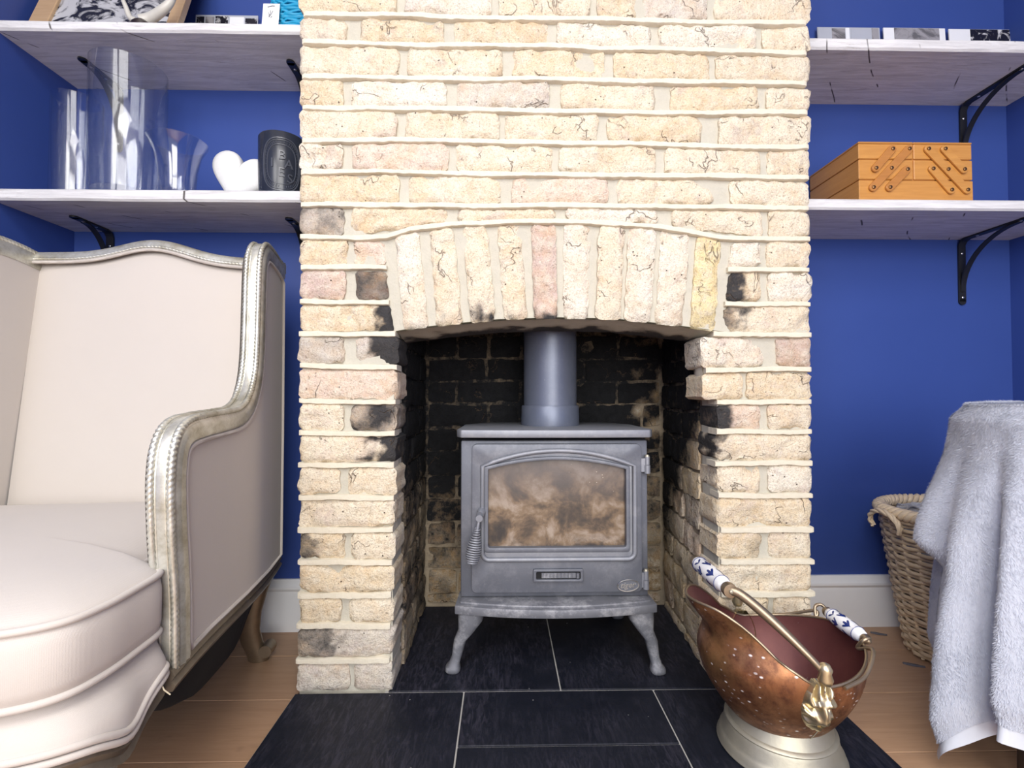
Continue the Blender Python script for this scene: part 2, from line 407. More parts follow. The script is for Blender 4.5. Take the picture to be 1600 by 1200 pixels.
# ------------------------------------------------------------ mesh helpers
ORG = {}
class MB:
    def __init__(s): s.v = []; s.f = []; s.a = None
    def add(s, verts, faces):
        o = len(s.v); s.v.extend(tuple(x) for x in verts); s.f.extend(tuple(i + o for i in f) for f in faces); return s
    def box(s, x0, y0, z0, x1, y1, z1):
        vs_ = [(x, y, z) for z in (z0, z1) for y in (y0, y1) for x in (x0, x1)]
        return s.add(vs_, [(0, 2, 3, 1), (4, 5, 7, 6), (0, 1, 5, 4), (2, 6, 7, 3), (0, 4, 6, 2), (1, 3, 7, 5)])
    def obox(s, c, ax, ay, az):
        c, ax, ay, az = V(c), V(ax), V(ay), V(az)
        vs_ = [c + ax * i + ay * j + az * k for k in (-1, 1) for j in (-1, 1) for i in (-1, 1)]
        return s.add(vs_, [(0, 2, 3, 1), (4, 5, 7, 6), (0, 1, 5, 4), (2, 6, 7, 3), (0, 4, 6, 2), (1, 3, 7, 5)])
    def loft(s, rings, closed=True, cap0=True, cap1=True, loop=False):
        n = len(rings[0]); o = len(s.v)
        for r in rings: s.v.extend(tuple(p) for p in r)
        m = len(rings)
        for i in range(m if loop else m - 1):
            i2 = (i + 1) % m
            for j in range(n if closed else n - 1):
                k = (j + 1) % n
                s.f.append((o + i * n + j, o + i * n + k, o + i2 * n + k, o + i2 * n + j))
        if not loop and closed:
            if cap0: s.f.append(tuple(o + j for j in reversed(range(n))))
            if cap1: s.f.append(tuple(o + (m - 1) * n + j for j in range(n)))
        return s
    def tube(s, pts, r, seg=8, loop=False, twist=None):
        pts = [V(p) for p in pts]; n = len(pts)
        rs = r if isinstance(r, (list, tuple)) else [r] * n
        rings = []; prev = None; dist = 0.0
        for i, p in enumerate(pts):
            if loop: t = pts[(i + 1) % n] - pts[i - 1]
            else: t = pts[min(i + 1, n - 1)] - pts[max(i - 1, 0)]
            t = t.normalized() if t.length > 1e-9 else V((0, 0, 1))
            if prev is None:
                a = t.orthogonal().normalized()
                if loop: a = (V((0, 0, 1)) - t * t.z).normalized() if abs(t.z) < 0.9 else a
            else:
                a = prev - t * prev.dot(t); a = a.normalized() if a.length > 1e-6 else t.orthogonal().normalized()
            prev = a; b = t.cross(a)
            if i: dist += (pts[i] - pts[i - 1]).length
            ring = []
            for k in range(seg):
                th = 2 * PI * k / seg
                rr = rs[i]
                if twist: rr *= 1 + twist[1] * math.cos(twist[2] * th - 2 * PI * dist / twist[0])
                ring.append(p + a * (rr * math.cos(th)) + b * (rr * math.sin(th)))
            rings.append(ring)
        return s.loft(rings, True, True, True, loop)
    def lathe(s, prof, c=(0, 0, 0), seg=32, axis=None, sx=1.0, sy=1.0, cap0=True, cap1=True):
        c = V(c)
        if axis is None: a, b, ax = V((1, 0, 0)), V((0, 1, 0)), V((0, 0, 1))
        else:
            ax = V(axis).normalized(); a = ax.orthogonal().normalized(); b = ax.cross(a)
        rings = [[c + a * (r * sx * math.cos(2 * PI * k / seg)) + b * (r * sy * math.sin(2 * PI * k / seg)) + ax * z for k in range(seg)] for r, z in prof]
        return s.loft(rings, True, cap0, cap1)
    def sweep(s, pts, side, prof, loop=False):
        """prof: (a, b) pairs; a runs along the fixed side vector, b along side x tangent"""
        pts = [V(p) for p in pts]; side = V(side).normalized(); n = len(pts); rings = []
        for i, p in enumerate(pts):
            if loop: t = pts[(i + 1) % n] - pts[i - 1]
            else: t = pts[min(i + 1, n - 1)] - pts[max(i - 1, 0)]
            nn = side.cross(t.normalized())
            nn = nn.normalized()
            rings.append([p + side * a + nn * b for a, b in prof])
        return s.loft(rings, True, True, True, loop)
    def prism(s, poly, o, u, v, w, d0, d1):
        o, u, v, w = V(o), V(u), V(v), V(w); n = len(poly)
        a = [o + u * p[0] + v * p[1] + w * d0 for p in poly]; b = [o + u * p[0] + v * p[1] + w * d1 for p in poly]
        return s.add(a + b, [tuple(reversed(range(n))), tuple(range(n, 2 * n))] + [(i, (i + 1) % n, n + (i + 1) % n, n + i) for i in range(n)])
    def grid(s, fn, nu, nv, cu=False):
        o = len(s.v); m = nu if cu else nu + 1
        for j in range(nv + 1):
            for i in range(m): s.v.append(tuple(fn(i / nu, j / nv)))
        for j in range(nv):
            for i in range(nu):
                i2 = (i + 1) % m
                s.f.append((o + j * m + i, o + j * m + i2, o + (j + 1) * m + i2, o + (j + 1) * m + i))
        return s
    def build(s, name, mat, parent=None, bevel=0.0, smooth=None, seg=2, solidify=0.0, fixn=True, lim=35):
        org = ORG.get(parent.name, V((0, 0, 0))) if parent else V((0, 0, 0))
        me = bpy.data.meshes.new(name)
        me.from_pydata([tuple(V(p) - org) for p in s.v], [], s.f)
        if bevel or solidify or fixn:
            bm = bmesh.new(); bm.from_mesh(me)
            if fixn: bmesh.ops.recalc_face_normals(bm, faces=bm.faces)
            if solidify: bmesh.ops.solidify(bm, geom=bm.faces, thickness=solidify)
            if bevel:
                es = [e for e in bm.edges if len(e.link_faces) == 2 and e.calc_face_angle(0) > math.radians(lim)]
                bmesh.ops.bevel(bm, geom=es, offset=bevel, segments=seg, affect='EDGES', profile=0.5, clamp_overlap=True)
            bm.to_mesh(me); bm.free()
        if s.a is not None and len(s.a) == len(me.vertices):
            at = me.attributes.new('soot', 'FLOAT', 'POINT'); at.data.foreach_set('value', s.a)
        if smooth is not None:
            me.shade_smooth(); me.set_sharp_from_angle(angle=math.radians(smooth))
        if mat is not None: me.materials.append(MAT[mat] if isinstance(mat, str) else mat)
        o = bpy.data.objects.new(name, me); COL.objects.link(o)
        if parent: o.parent = parent
        ORG[o.name] = org
        return o

def tag(o, label=None, cat=None, group=None, kind=None):
    if label: o['label'] = label
    if cat: o['category'] = cat
    if group: o['group'] = group
    if kind: o['kind'] = kind
    return o
def thing(name, label, cat, loc, group=None, kind=None):
    o = bpy.data.objects.new(name, None); o.empty_display_size = 0.05
    o.location = loc; COL.objects.link(o); ORG[o.name] = V(loc)
    return tag(o, label, cat, group, kind)
def smoothstep(a, b, x):
    t = max(0.0, min(1.0, (x - a) / (b - a))); return t * t * (3 - 2 * t)
def spline(pts, n):
    """Catmull-Rom through pts, n samples per span"""
    P = [V(p) for p in pts]; out = []
    for i in range(len(P) - 1):
        p0 = P[i - 1] if i else P[0] * 2 - P[1]; p1, p2 = P[i], P[i + 1]
        p3 = P[i + 2] if i + 2 < len(P) else P[-1] * 2 - P[-2]
        for k in range(n):
            t = k / n
            out.append(0.5 * ((2 * p1) + (p2 - p0) * t + (2 * p0 - 5 * p1 + 4 * p2 - p3) * t * t + (3 * p1 - p0 - 3 * p2 + p3) * t ** 3))
    out.append(P[-1]); return out
def arc_rect(w, h, r, n=5):
    """rounded rectangle outline about the origin"""
    pts = []
    for cx, cy, a0 in ((w - r, h - r, 0), (-w + r, h - r, PI / 2), (-w + r, -h + r, PI), (w - r, -h + r, 1.5 * PI)):
        for k in range(n + 1):
            a = a0 + PI / 2 * k / n; pts.append((cx + r * math.cos(a), cy + r * math.sin(a)))
    return pts
def text_mesh(txt, size, extrude, name):
    cu = bpy.data.curves.new(name, 'FONT'); cu.body = txt; cu.size = size; cu.extrude = extrude
    cu.align_x = 'CENTER'; cu.align_y = 'CENTER'; cu.resolution_u = 3
    o = bpy.data.objects.new(name, cu); COL.objects.link(o)
    bpy.context.view_layer.update()
    me = bpy.data.meshes.new_from_object(o)
    vs_ = [tuple(v.co) for v in me.vertices]; fs = [tuple(p.vertices) for p in me.polygons]
    bpy.data.objects.remove(o); bpy.data.curves.remove(cu); bpy.data.meshes.remove(me)
    return vs_, fs
# ------------------------------------------------------------ room shell
YB = 0.34                                        # alcove back walls
YR = 0.45                                        # back of the fireplace recess
XL, XR = -1.30, fx(1575, YB, 300)                # side walls
CHL, CHR = fx(467), fx(1268.5)                   # chimney breast sides
ZC = 2.4
def struct(o): o['kind'] = 'structure'; return o
def wall(name, x0, y0, x1, y1, z1=ZC):
    return struct(MB().box(x0, y0, -0.02, x1, y1, z1).build(name, 'wall'))
wall('wall_back_left', XL, YB, CHL + 0.02, YB + 0.08)
wall('wall_back_right', CHR - 0.02, YB, XR, YB + 0.08)
wall('wall_left', XL - 0.1, -3.7, XL, YB + 0.08)
wall('wall_right', XR, -3.7, XR + 0.1, YB + 0.08)
struct(MB().box(XL - 0.1, -3.7, ZC, XR + 0.1, 0.6, ZC + 0.1).build('ceiling', 'ceiling'))

# skirting: moulded section swept along the alcove walls
SKP = [(0, 0), (0.018, 0), (0.018, 0.108), (0.016, 0.118), (0.020, 0.126), (0.019, 0.132), (0.012, 0.140), (0.008, 0.152), (0, 0.152)]
def skirting(name, x0, x1, y):
    rings = [[(x, y - a, b) for a, b in SKP] for x in (x0, x1)]
    return struct(MB().loft(rings).build(name, 'skirting', smooth=30))
skirting('baseboard_left', XL, CHL + 0.01, YB)
skirting('baseboard_right', CHR - 0.01, XR, YB)

# floor: a sub-floor slab with oak planks as parts
floor = struct(MB().box(XL - 0.1, -3.7, -0.06, XR + 0.1, 0.6, -0.016).build('floor', 'plank'))
HT = 0.018                                       # hearth top
HXL, HXR, HYF = CHL - 0.002, on_z(1332, 1125, HT).x, -0.46
rnd = random.Random(3)
y1 = on_z(1400, 1082, 0).y
edges = [y1 + k * 0.187 for k in range(-8, 5)]
for k, ya in enumerate(edges[:-1]):
    yb = edges[k + 1]
    if ya > YB: continue
    yb = min(yb, YB + 0.02)
    spans = [(XL, XR)]
    if yb > HYF and ya < 0.5: spans = [(XL, HXL - 0.003), (HXR + 0.003, XR)]
    for a, b in spans:
        x = a
        first = True
        while x < b - 0.02:
            L = rnd.uniform(0.35, 0.95) if first else 1.2
            first = False
            xe = min(b, x + L)
            if b - xe < 0.12: xe = b
            z = -rnd.uniform(0, 0.0007)
            MB().box(x + 0.0006, ya + 0.0007, -0.016, xe - 0.0006, yb - 0.0007, z).build('plank', 'plank', floor, bevel=0.0012, seg=1)
            x = xe

# slate hearth: grout bed with one part per slate
hearth = struct(MB().box(HXL, HYF, -0.03, HXR, -0.001, HT - 0.0035).box(fx(617) - 0.02, -0.001, -0.03, fx(1122) + 0.02, YR, HT - 0.0035).build('hearth_floor', 'grout'))
j1, j2 = fx(725, 0, 1077), fx(1020, 0, 1073)
jb = on_z(865, 1020, HT).x
yl = on_z(890, 1164, HT).y
g = 0.0018
def slate(x0, y0, x1, y1):
    m = MB().box(x0 + g, y0 + g, -0.02, x1 - g, y1 - g, HT - rnd.uniform(0, 0.0006))
    m.build('slate_tile', 'slate', hearth, bevel=0.0012, seg=1)
JL, JR = fx(617, 0, 800), fx(1121, 0, 800)
slate(HXL, -0.28, j1, -0.001); slate(HXL, HYF, j1, -0.28)
slate(j1, yl, j2, -0.001); slate(j1, yl - 0.215, j2, yl); slate(j1, HYF, j2, yl - 0.215)
slate(j2, -0.28, HXR, -0.001); slate(j2, HYF, HXR, -0.28)
slate(JL - 0.015, 0.001, jb, YR); slate(jb, 0.001, JR + 0.03, YR)

# ------------------------------------------------------------ chimney breast: mortar body, bricks and bed joints as parts
chimney = MB()
ZA0 = on_y(870, 498, 0).z                        # crown of the opening
def arc_pt(px):                                  # underside of the brick arch
    c = [(600, 523), (628, 516.5), (700, 507.5), (780, 500), (870, 497), (960, 499), (1040, 507), (1118, 517.5), (1150, 523)]
    for (a, ya), (b, yb) in zip(c, c[1:]):
        if px <= b: return on_y(px, ya + (yb - ya) * (px - a) / (b - a), 0)
    return on_y(px, c[-1][1], 0)
RB = 0.0105                                       # mortar lies this far behind the brick faces
WOUT = 0.004
ztop = 1.86
xl_o, xr_o = CHL + WOUT, CHR - WOUT
ZSP = arc_pt(600).z + 0.004
chimney.box(xl_o, RB, 0.0, JL - 0.006, 0.10, ZSP); chimney.box(xl_o, 0.1, 0.0, JL - 0.022, YR + 0.02, ZSP); chimney.box(xl_o, 0.12, ZSP, JL - 0.022, YR + 0.02, 1.2)
chimney.box(JR + 0.006, RB, 0.0, xr_o, 0.10, ZSP); chimney.box(JR + 0.03, 0.1, 0.0, xr_o, YR + 0.02, ZSP); chimney.box(JR + 0.03, 0.12, ZSP, xr_o, YR + 0.02, 1.2)
up = [(xl_o, 1.2), (xl_o, arc_pt(600).z + 0.004)] + [(arc_pt(p).x, arc_pt(p).z + 0.004) for p in range(612, 1140, 12)] + [(xr_o, arc_pt(1150).z + 0.004), (xr_o, 1.2)]
chimney.prism(up, (0, 0, 0), (1, 0, 0), (0, 0, 1), (0, 1, 0), RB, 0.12)
chimney.box(xl_o, RB, 1.2, xr_o, YR + 0.02, ZC)
chimney.box(JL - 0.03, YR + 0.022, 0.0, JR + 0.06, YR + 0.05, 1.2)
# soot stains every surface of the body inside the recess
def soot_at(x, y, z, kind):
    """stain of old smoke, by place: kind 'front', 'left', 'right', 'back'"""
    n = mn.noise(V((x * 7, y * 7, z * 7))) * 0.22 + mn.noise(V((x * 19, y * 19, z * 19 + 5))) * 0.16
    if kind == 'back':
        side = smoothstep(0.30, 0.52, x)
        v = smoothstep(0.12, 0.66, z) * 0.62 + 0.46 - 0.3 * smoothstep(0.22, 0.08, z) - 0.25 * side * smoothstep(0.6, 0.45, z) * 1.0
        if x > 0.33: v -= 0.55 * smoothstep(0.52, 0.64, z) * smoothstep(0.33, 0.45, x) * (0.6 + 1.8 * mn.noise(V((x * 16, 1, z * 16))))
        return v + n
    if kind == 'left':
        return smoothstep(0.30, 0.68, z) * 0.75 + 0.44 + n
    if kind == 'right':
        d = (z - 0.30) * 1.9 + (y - 0.16) * 2.0
        v = smoothstep(0.15, 0.85, d) * 0.95 + 0.10 - 0.35 * smoothstep(0.10, 0.0, y) * smoothstep(0.75, 0.6, z) * 0
        return v + n * 1.3
    return 0.0
chim = struct(chimney.build('wall_chimney_breast', 'mortar'))
ORG[chim.name] = V((0, 0, 0))

def brick(corners, O, U, Vv, W, depth, col, parent, soot=None, rough=1.0, lip=1.0, name='brick', seed=0, res=0.0078, mat='brick'):
    """corners: (u, v) bottom-left, bottom-right, top-right, top-left in the plane O, U, Vv; W points out of the wall"""
    O, U, Vv, W = V(O), V(U), V(Vv), V(W)
    (ax, ay), (bx, by), (cx, cy), (dx, dy) = corners
    L = max(math.hypot(bx - ax, by - ay), 0.01); H = max(math.hypot(dx - ax, dy - ay), 0.01)
    nu, nv = max(3, int(L / res)), max(3, int(H / res))
    m = MB(); idx = {}; soots = []
    sd = seed * 13.37
    def put(u, v, w, key):
        P = O + U * u + Vv * v + W * w
        idx[key] = len(m.v); m.v.append(tuple(P))
        soots.append(soot(P, (key[0] / nu)) if soot else 0.0)
    tilt = (rnd.uniform(-1, 1) * 0.0015, rnd.uniform(-1, 1) * 0.0012)
    proud = rnd.uniform(-0.0015, 0.002)
    for j in range(nv + 1):
        for i in range(nu + 1):
            s, t = i / nu, j / nv
            u = (1 - s) * (1 - t) * ax + s * (1 - t) * bx + s * t * cx + (1 - s) * t * dx
            v = (1 - s) * (1 - t) * ay + s * (1 - t) * by + s * t * cy + (1 - s) * t * dy
            q = V((u * 1.0 + sd, v * 1.0, sd * 0.7))
            edge = min(i, nu - i, j, nv - j)
            n = mn.noise(q * 28) * 0.0036 + mn.noise(q * 75) * 0.0032 + mn.noise(q * 150) * 0.0018
            ch = mn.noise(q * 17 + V((9, 3, 1)))
            if ch > 0.26: n -= (ch - 0.26) * 0.026
            w = proud + n * rough + tilt[0] * (2 * s - 1) + tilt[1] * (2 * t - 1)
            if edge == 0:
                w -= (0.0052 + 0.0040 * abs(mn.noise(q * 60)) * rough) * lip
                k = 0.0042 * rough
                u += mn.noise(q * 55 + V((3, 0, 0))) * k; v += mn.noise(q * 55 + V((0, 7, 0))) * k
                cu = 1 if i in (0, nu) and j in (0, nv) else 0
                if cu: u += (0.0035 if i == 0 else -0.0035) * lip; v += (0.0035 if j == 0 else -0.0035) * lip
            elif edge == 1: w -= 0.0007
            put(u, v, w, (i, j))
    for j in range(nv):
        for i in range(nu):
            m.f.append((idx[i, j], idx[i + 1, j], idx[i + 1, j + 1], idx[i, j + 1]))
    border = [(i, 0) for i in range(nu)] + [(nu, j) for j in range(nv)] + [(i, nv) for i in range(nu, 0, -1)] + [(0, j) for j in range(nv, 0, -1)]
    prev = [idx[k] for k in border]
    steps = 3 if depth > 0.05 else 1
    for d in range(1, steps + 1):
        cur = []
        for k, key in enumerate(border):
            p = V(m.v[idx[key]]); q = p * 60 + V((d * 3, seed, 0))
            p2 = p - W * (depth * d / steps) + (U * mn.noise(q) + Vv * mn.noise(q + V((5, 5, 5)))) * 0.0018 * rough
            cur.append(len(m.v)); m.v.append(tuple(p2)); soots.append(soot(p2, key[0] / nu) if soot else 0.0)
        nb = len(border)
        for k in range(nb):
            k2 = (k + 1) % nb
            m.f.append((prev[k], cur[k], cur[k2], prev[k2]))
        prev = cur
    m.a = soots
    o = m.build(name, mat, parent, smooth=50, fixn=False)
    o.color = (*col, 1)
    return o

CREAM, BUFF, PINK, GREY, WHITE, BROWN, MAUVE, YELLOW = (0.80, 0.70, 0.54), (0.76, 0.63, 0.44), (0.76, 0.61, 0.51), (0.63, 0.57, 0.50), (0.83, 0.765, 0.65), (0.24, 0.17, 0.14), (0.62, 0.47, 0.41), (0.82, 0.69, 0.38)
def pick(r, upper=True):
    x = r.random()
    if upper: c = CREAM if x < 0.50 else BUFF if x < 0.72 else WHITE if x < 0.85 else PINK if x < 0.96 else GREY
    else: c = CREAM if x < 0.40 else BUFF if x < 0.72 else GREY if x < 0.82 else WHITE if x < 0.90 else PINK
    k = r.uniform(0.94, 1.05)
    return tuple(min(0.92, v * k) for v in c)

# bed joints: centre heights in the photograph at the left and right edges of the breast
bedL = [-26, 22, 66, 119, 168, 218, 268, 319, 369, 417, 470, 521, 572.5, 626, 677, 728, 778, 829, 879, 931, 980, 1034, 1086]
bedR = [-14, 35, 81, 130, 177, 229, 277, 324, 373, 422, 474.5, 524, 578, 629.5, 675.5, 724, 774.5, 827, 878, 928, 977, 1027, 1083]
bedL.insert(0, -76); bedR.insert(0, -63); bedL.insert(0, -126); bedR.insert(0, -112)
BZ = [(on_y(467, a, 0).z, on_y(1268, b, 0).z) for a, b in zip(bedL, bedR)]
def bedz(k, x):
    a, b = BZ[k]; t = (x - CHL) / (CHR - CHL)
    return a + (b - a) * t + mn.noise(V((x * 3.1, k * 5.3, 0.5))) * 0.0044 + mn.noise(V((x * 9, k * 3.3, 4.5))) * 0.0022
HJ = 0.0064                                       # half the thickness of a bed joint
def soot_none(P, s): return 0.0
def soot_end(side, amt, reach=0.5):
    def f(P, s):
        d = s if side == 'R' else 1 - s
        n = mn.noise(P * 30) * 0.30 + mn.noise(P * 75) * 0.15
        return max(0.0, (smoothstep(1 - reach, 1 - reach + 0.25, d + n * 0.8)) * amt)
    return f
def soot_all(amt):
    return lambda P, s: amt * (0.75 + 0.6 * mn.noise(P * 22))
nb = [0]
def front_brick(k, pa, pb, col, soot=None, ztops=None, pa2=None, pb2=None):
    """course k lies between bed k (above) and bed k + 1 (below); pa, pb its ends in the photograph"""
    pym = (bedL[k] + bedL[k + 1]) / 2
    x0, x1 = on_y(pa, pym, 0).x, on_y(pb, pym, 0).x
    x0t, x1t = (on_y(pa2, pym, 0).x if pa2 else x0), (on_y(pb2, pym, 0).x if pb2 else x1)
    zb = (bedz(k + 1, x0) + HJ, bedz(k + 1, x1) + HJ); zt = (bedz(k, x0t) - HJ, bedz(k, x1t) - HJ)
    if ztops: zt = ztops
    j = lambda: rnd.uniform(-0.0016, 0.0016)
    nb[0] += 1
    return brick([(x0 + j(), zb[0] + j()), (x1 + j(), zb[1] + j()), (x1t + j(), zt[1] + j()), (x0t + j(), zt[0] + j())],
                 (0, 0, 0), (1, 0, 0), (0, 0, 1), (0, -1, 0), 0.10, col, chim, soot or soot_none, 1.0, seed=nb[0])
L, R = 467, 1268
rows = {
 0: [L, 540, 551, 700, 711, 862, 873, 1026, 1038, 1188, 1199, R],
 1: [L, 622, 634, 780, 792, 944, 956, 1104, 1116, R],
 2: [L, 619, 630, 767, 780, 923, 933, 995, 1006, 1105, 1118, R],
 3: [L, 542, 563, 693, 710, 856, 871, 1018, 1030, 1182, 1193, R],
 4: [L, 623, 636, 785, 799, 945, 960, 1109, 1120, R],
 5: [L, 535, 549, 698, 714, 858, 876, 1025, 1050, 1187, 1199, R],
 6: [L, 620, 631, 780, 789, 934, 949, 1098, 1124, R],
 7: [L, 535, 550, 700, 713, 863, 874, 1024, 1040, 1189, 1201, R],
 8: [L, 623, 637, 781, 800, 951, 966, 1117, 1143, R],
}
rb = random.Random(12)
forced = {(8, 0): BUFF, (8, 2): PINK, (7, 1): PINK, (6, 0): CREAM, (4, 2): BUFF, (2, 0): BUFF, (7, 3): CREAM, (5, 0): BUFF, (6, 2): CREAM, (6, 3): BUFF, (4, 0): CREAM, (3, 3): WHITE, (3, 4): WHITE, (5, 5): CREAM}
for k, r in rows.items():
    for i in range(0, len(r), 2):
        c = forced.get((k, i // 2)) or pick(rb)
        front_brick(k, r[i], r[i + 1], c)
# the course that rides over the arch
def ext_z(px):                                     # joint over the arch, centre line in the photograph
    c = [(467, 369.5), (560, 371.5), (605, 369), (640, 357.5), (700, 350.5), (780, 346.5), (860, 345), (940, 347.5), (1030, 353.5), (1085, 362), (1130, 371), (1190, 373), (1268, 373)]
    for (a, ya), (b, yb) in zip(c, c[1:]):
        if px <= b: return on_y(px, ya + (yb - ya) * (px - a) / (b - a), 0).z
    return on_y(px, 373, 0).z
H = [(L, 536, GREY, soot_all(0.42)), (549, 697, BUFF, None), (715, 868, CREAM, None), (884, 1029, WHITE, None), (1051, 1193, CREAM, None), (1203, R, CREAM, None)]
for a, b, c, st in H:
    x0, x1 = on_y(a, 340, 0).x, on_y(b, 340, 0).x
    # follow the curve: cut the brick's lower edge by the joint
    n = 1
    zb0, zb1 = ext_z(a + 2) + HJ, ext_z(b - 2) + HJ
    if a == 549: zb0, zb1 = ext_z(580) + HJ, ext_z(690) + HJ + 0.001
    nb[0] += 1
    o = brick([(x0, zb0), (x1, zb1), (x1, bedz(9, x1) - HJ), (x0, bedz(9, x0) - HJ)], (0, 0, 0), (1, 0, 0), (0, 0, 1), (0, -1, 0), 0.10, c, chim, st or soot_none, seed=nb[0])
    if a == 549:                                   # its underside dips to the left of the arch
        for vtx in o.data.vertices:
            zmin = ext_z(786 + vtx.co.x * 663.7) + HJ
            if vtx.co.z < zmin or vtx.co.z - zb0 < 0.012:
                vtx.co.z = max(zmin, vtx.co.z) if vtx.co.z < zmin else vtx.co.z
# piers beside the opening
SE = soot_end
left = {
 10: [(L, 541, BUFF, None), (551, 603, PINK, None)],
 11: [(L + 1, 538, MAUVE, None), (555, 608, BROWN, soot_all(0.50))],
 12: [(L, 614, BUFF, SE('R', 0.95, 0.30))],
 13: [(L, 537, GREY, soot_all(0.20)), (555, 622, GREY, SE('R', 0.85, 0.75))],
 14: [(L, 620, PINK, None)],
 15: [(L, 535, CREAM, None), (548, 620, GREY, soot_all(0.75))],
 16: [(L, 618, CREAM, SE('R', 0.8, 0.36))],
 17: [(L - 2, 530, CREAM, None), (543, 619, CREAM, None)],
 18: [(L - 1, 617, CREAM, None)],
 19: [(L, 536, BUFF, SE('L', 0.5, 0.5)), (549, 617, CREAM, None)],
 20: [(L, 616, BUFF, None)],
 21: [(L - 1, 532, BUFF, None), (545, 615, CREAM, None)],
 22: [(L - 2, 614, GREY, SE('L', 0.45, 0.55))],
 23: [(L - 4, 545, GREY, None), (551, 613, GREY, None)],
}
right = {
 10: [(1140, 1189, WHITE, None), (1200, R - 1, CREAM, None)],
 11: [(1134, 1190, BUFF, SE('L', 0.85, 0.62)), (1201, R + 1, WHITE, None)],
 12: [(1129, R + 1, CREAM, SE('L', 0.55, 0.36))],
 13: [(1096, 1194, WHITE, None), (1215, R, MAUVE, soot_all(0.16))],
 14: [(1099, 1160, BUFF, None), (1168, R + 2, BUFF, None)],
 15: [(1121, 1190, PINK, SE('L', 0.75, 0.50)), (1201, R + 1, CREAM, None)],
 16: [(1121, R + 1, CREAM, SE('L', 0.9, 0.16))],
 17: [(1122, 1190, CREAM, None), (1202, R + 1, WHITE, None)],
 18: [(1122, R + 1, BUFF, None)],
 19: [(1122, 1190, BUFF, SE('R', 0.25, 0.4)), (1204, R + 1, CREAM, None)],
 20: [(1122, R + 1, CREAM, None)],
 21: [(1121, 1203, BUFF, None), (1211, R, CREAM, None)],
 22: [(1121, R + 1, BUFF, None)],
 23: [(1121, 1190, CREAM, None), (1202, R, GREY, None)],
}
for side in (left, right):
    for k, lst in side.items():
        for a, b, c, st in lst:
            pa2 = pb2 = None
            if k in (10, 11, 12):                  # these stop against the sloping springer joint
                if side is left and b in (603, 608, 614): pb2 = b - 6
                if side is right and a in (1140, 1134, 1129): pa2 = a + 6
            front_brick(k, a, b, c, st, pa2=pa2, pb2=pb2)
# the arch: ten bricks on end
vou = [((616, 653), (631, 669)), ((671, 707), (681, 723)), ((723, 760), (735, 774)), ((776, 813), (788, 825)), ((830, 869), (835, 871)),
       ((881, 923), (881, 920)), ((937, 977), (931, 970)), ((984, 1027), (976, 1016)), ((1035, 1080), (1025, 1068)), ((1090, 1129), (1080, 1119))]
vc = [WHITE, CREAM, CREAM, CREAM, MAUVE, WHITE, CREAM, WHITE, WHITE, YELLOW]
for i, ((ta, tb), (ba, bb)) in enumerate(vou):
    bl, br = arc_pt(ba), arc_pt(bb)
    tz = lambda p: ext_z(p) - HJ * 0.9
    py = lambda p: 360
    tl, tr = on_y(ta, 362, 0).x, on_y(tb, 362, 0).x
    nb[0] += 1
    def vs_soot(P, s, i=i):
        low = smoothstep(0.05, 0.0, P.z - arc_pt(870).z)
        return low * (0.75 if i in (2, 4) else 0.22) * (0.6 + 1.2 * mn.noise(P * 40)) + smoothstep(0.02, 0.1, P.y) * 0.5
    brick([(bl.x, bl.z), (br.x, br.z), (tr, tz(tb)), (tl, tz(ta))], (0, 0, 0), (1, 0, 0), (0, 0, 1), (0, -1, 0), 0.105, vc[i], chim, vs_soot, 0.9, seed=nb[0])

# bed joints, slightly proud, wavy ribbons
def ribbon(zf, x0, x1, name='bed_joint', seed=0, hj=HJ, y0=0.0):
    n = max(6, int((x1 - x0) / 0.006)); rings = []
    for i in range(n + 1):
        x = x0 + (x1 - x0) * i / n; z = zf(x)
        q = V((x * 14, seed * 3.7, 0))
        h1 = hj + mn.noise(q) * 0.0028 + mn.noise(q * 5) * 0.0016; h2 = hj + mn.noise(q + V((0, 9, 0))) * 0.0028 + mn.noise(q * 5 + V((0, 4, 0))) * 0.0016
        d = 0.0022 + mn.noise(q * 1.5 + V((0, 0, 5))) * 0.0014 + mn.noise(q * 6 + V((0, 0, 5))) * 0.0012 - y0
        e = 0.003 * (1 if i in (0, n) else 0)
        rings.append([(x, 0.05, z - h2), (x, -d + 0.004 + e, z - h2 - 0.0004), (x, -d + e, z - h2 * 0.80), (x, -d - 0.0003 + e, z), (x, -d + e, z + h1 * 0.80), (x, -d + 0.0035 + e, z + h1), (x, 0.05, z + h1)])
    return MB().loft(rings).build(name, 'mortar_bed', chim, smooth=50)
for k in range(0, 10): ribbon(lambda x: bedz(k, x), CHL + rnd.uniform(-0.001, 0.002), CHR + rnd.uniform(-0.002, 0.001), seed=k)
ribbon(lambda x: ext_z(786 + x * 663.7), CHL - 0.001, CHR + 0.001, seed=40, hj=0.0062)
for k in range(11, 24):
    le = [606, 610, 620, 623, 621, 620, 619, 619, 618, 617, 616, 615, 614][k - 11]
    re = [1136, 1131, 1112, 1100, 1117, 1116, 1113, 1118, 1121, 1121, 1121, 1121, 1121][k - 11]
    ribbon(lambda x: bedz(k, x), CHL - rnd.uniform(-0.002, 0.002), fx(le, 0, 500) - 0.004, seed=k)
    ribbon(lambda x: bedz(k, x), fx(re, 0, 500) + 0.004, CHR + rnd.uniform(-0.002, 0.002), seed=k + 50)
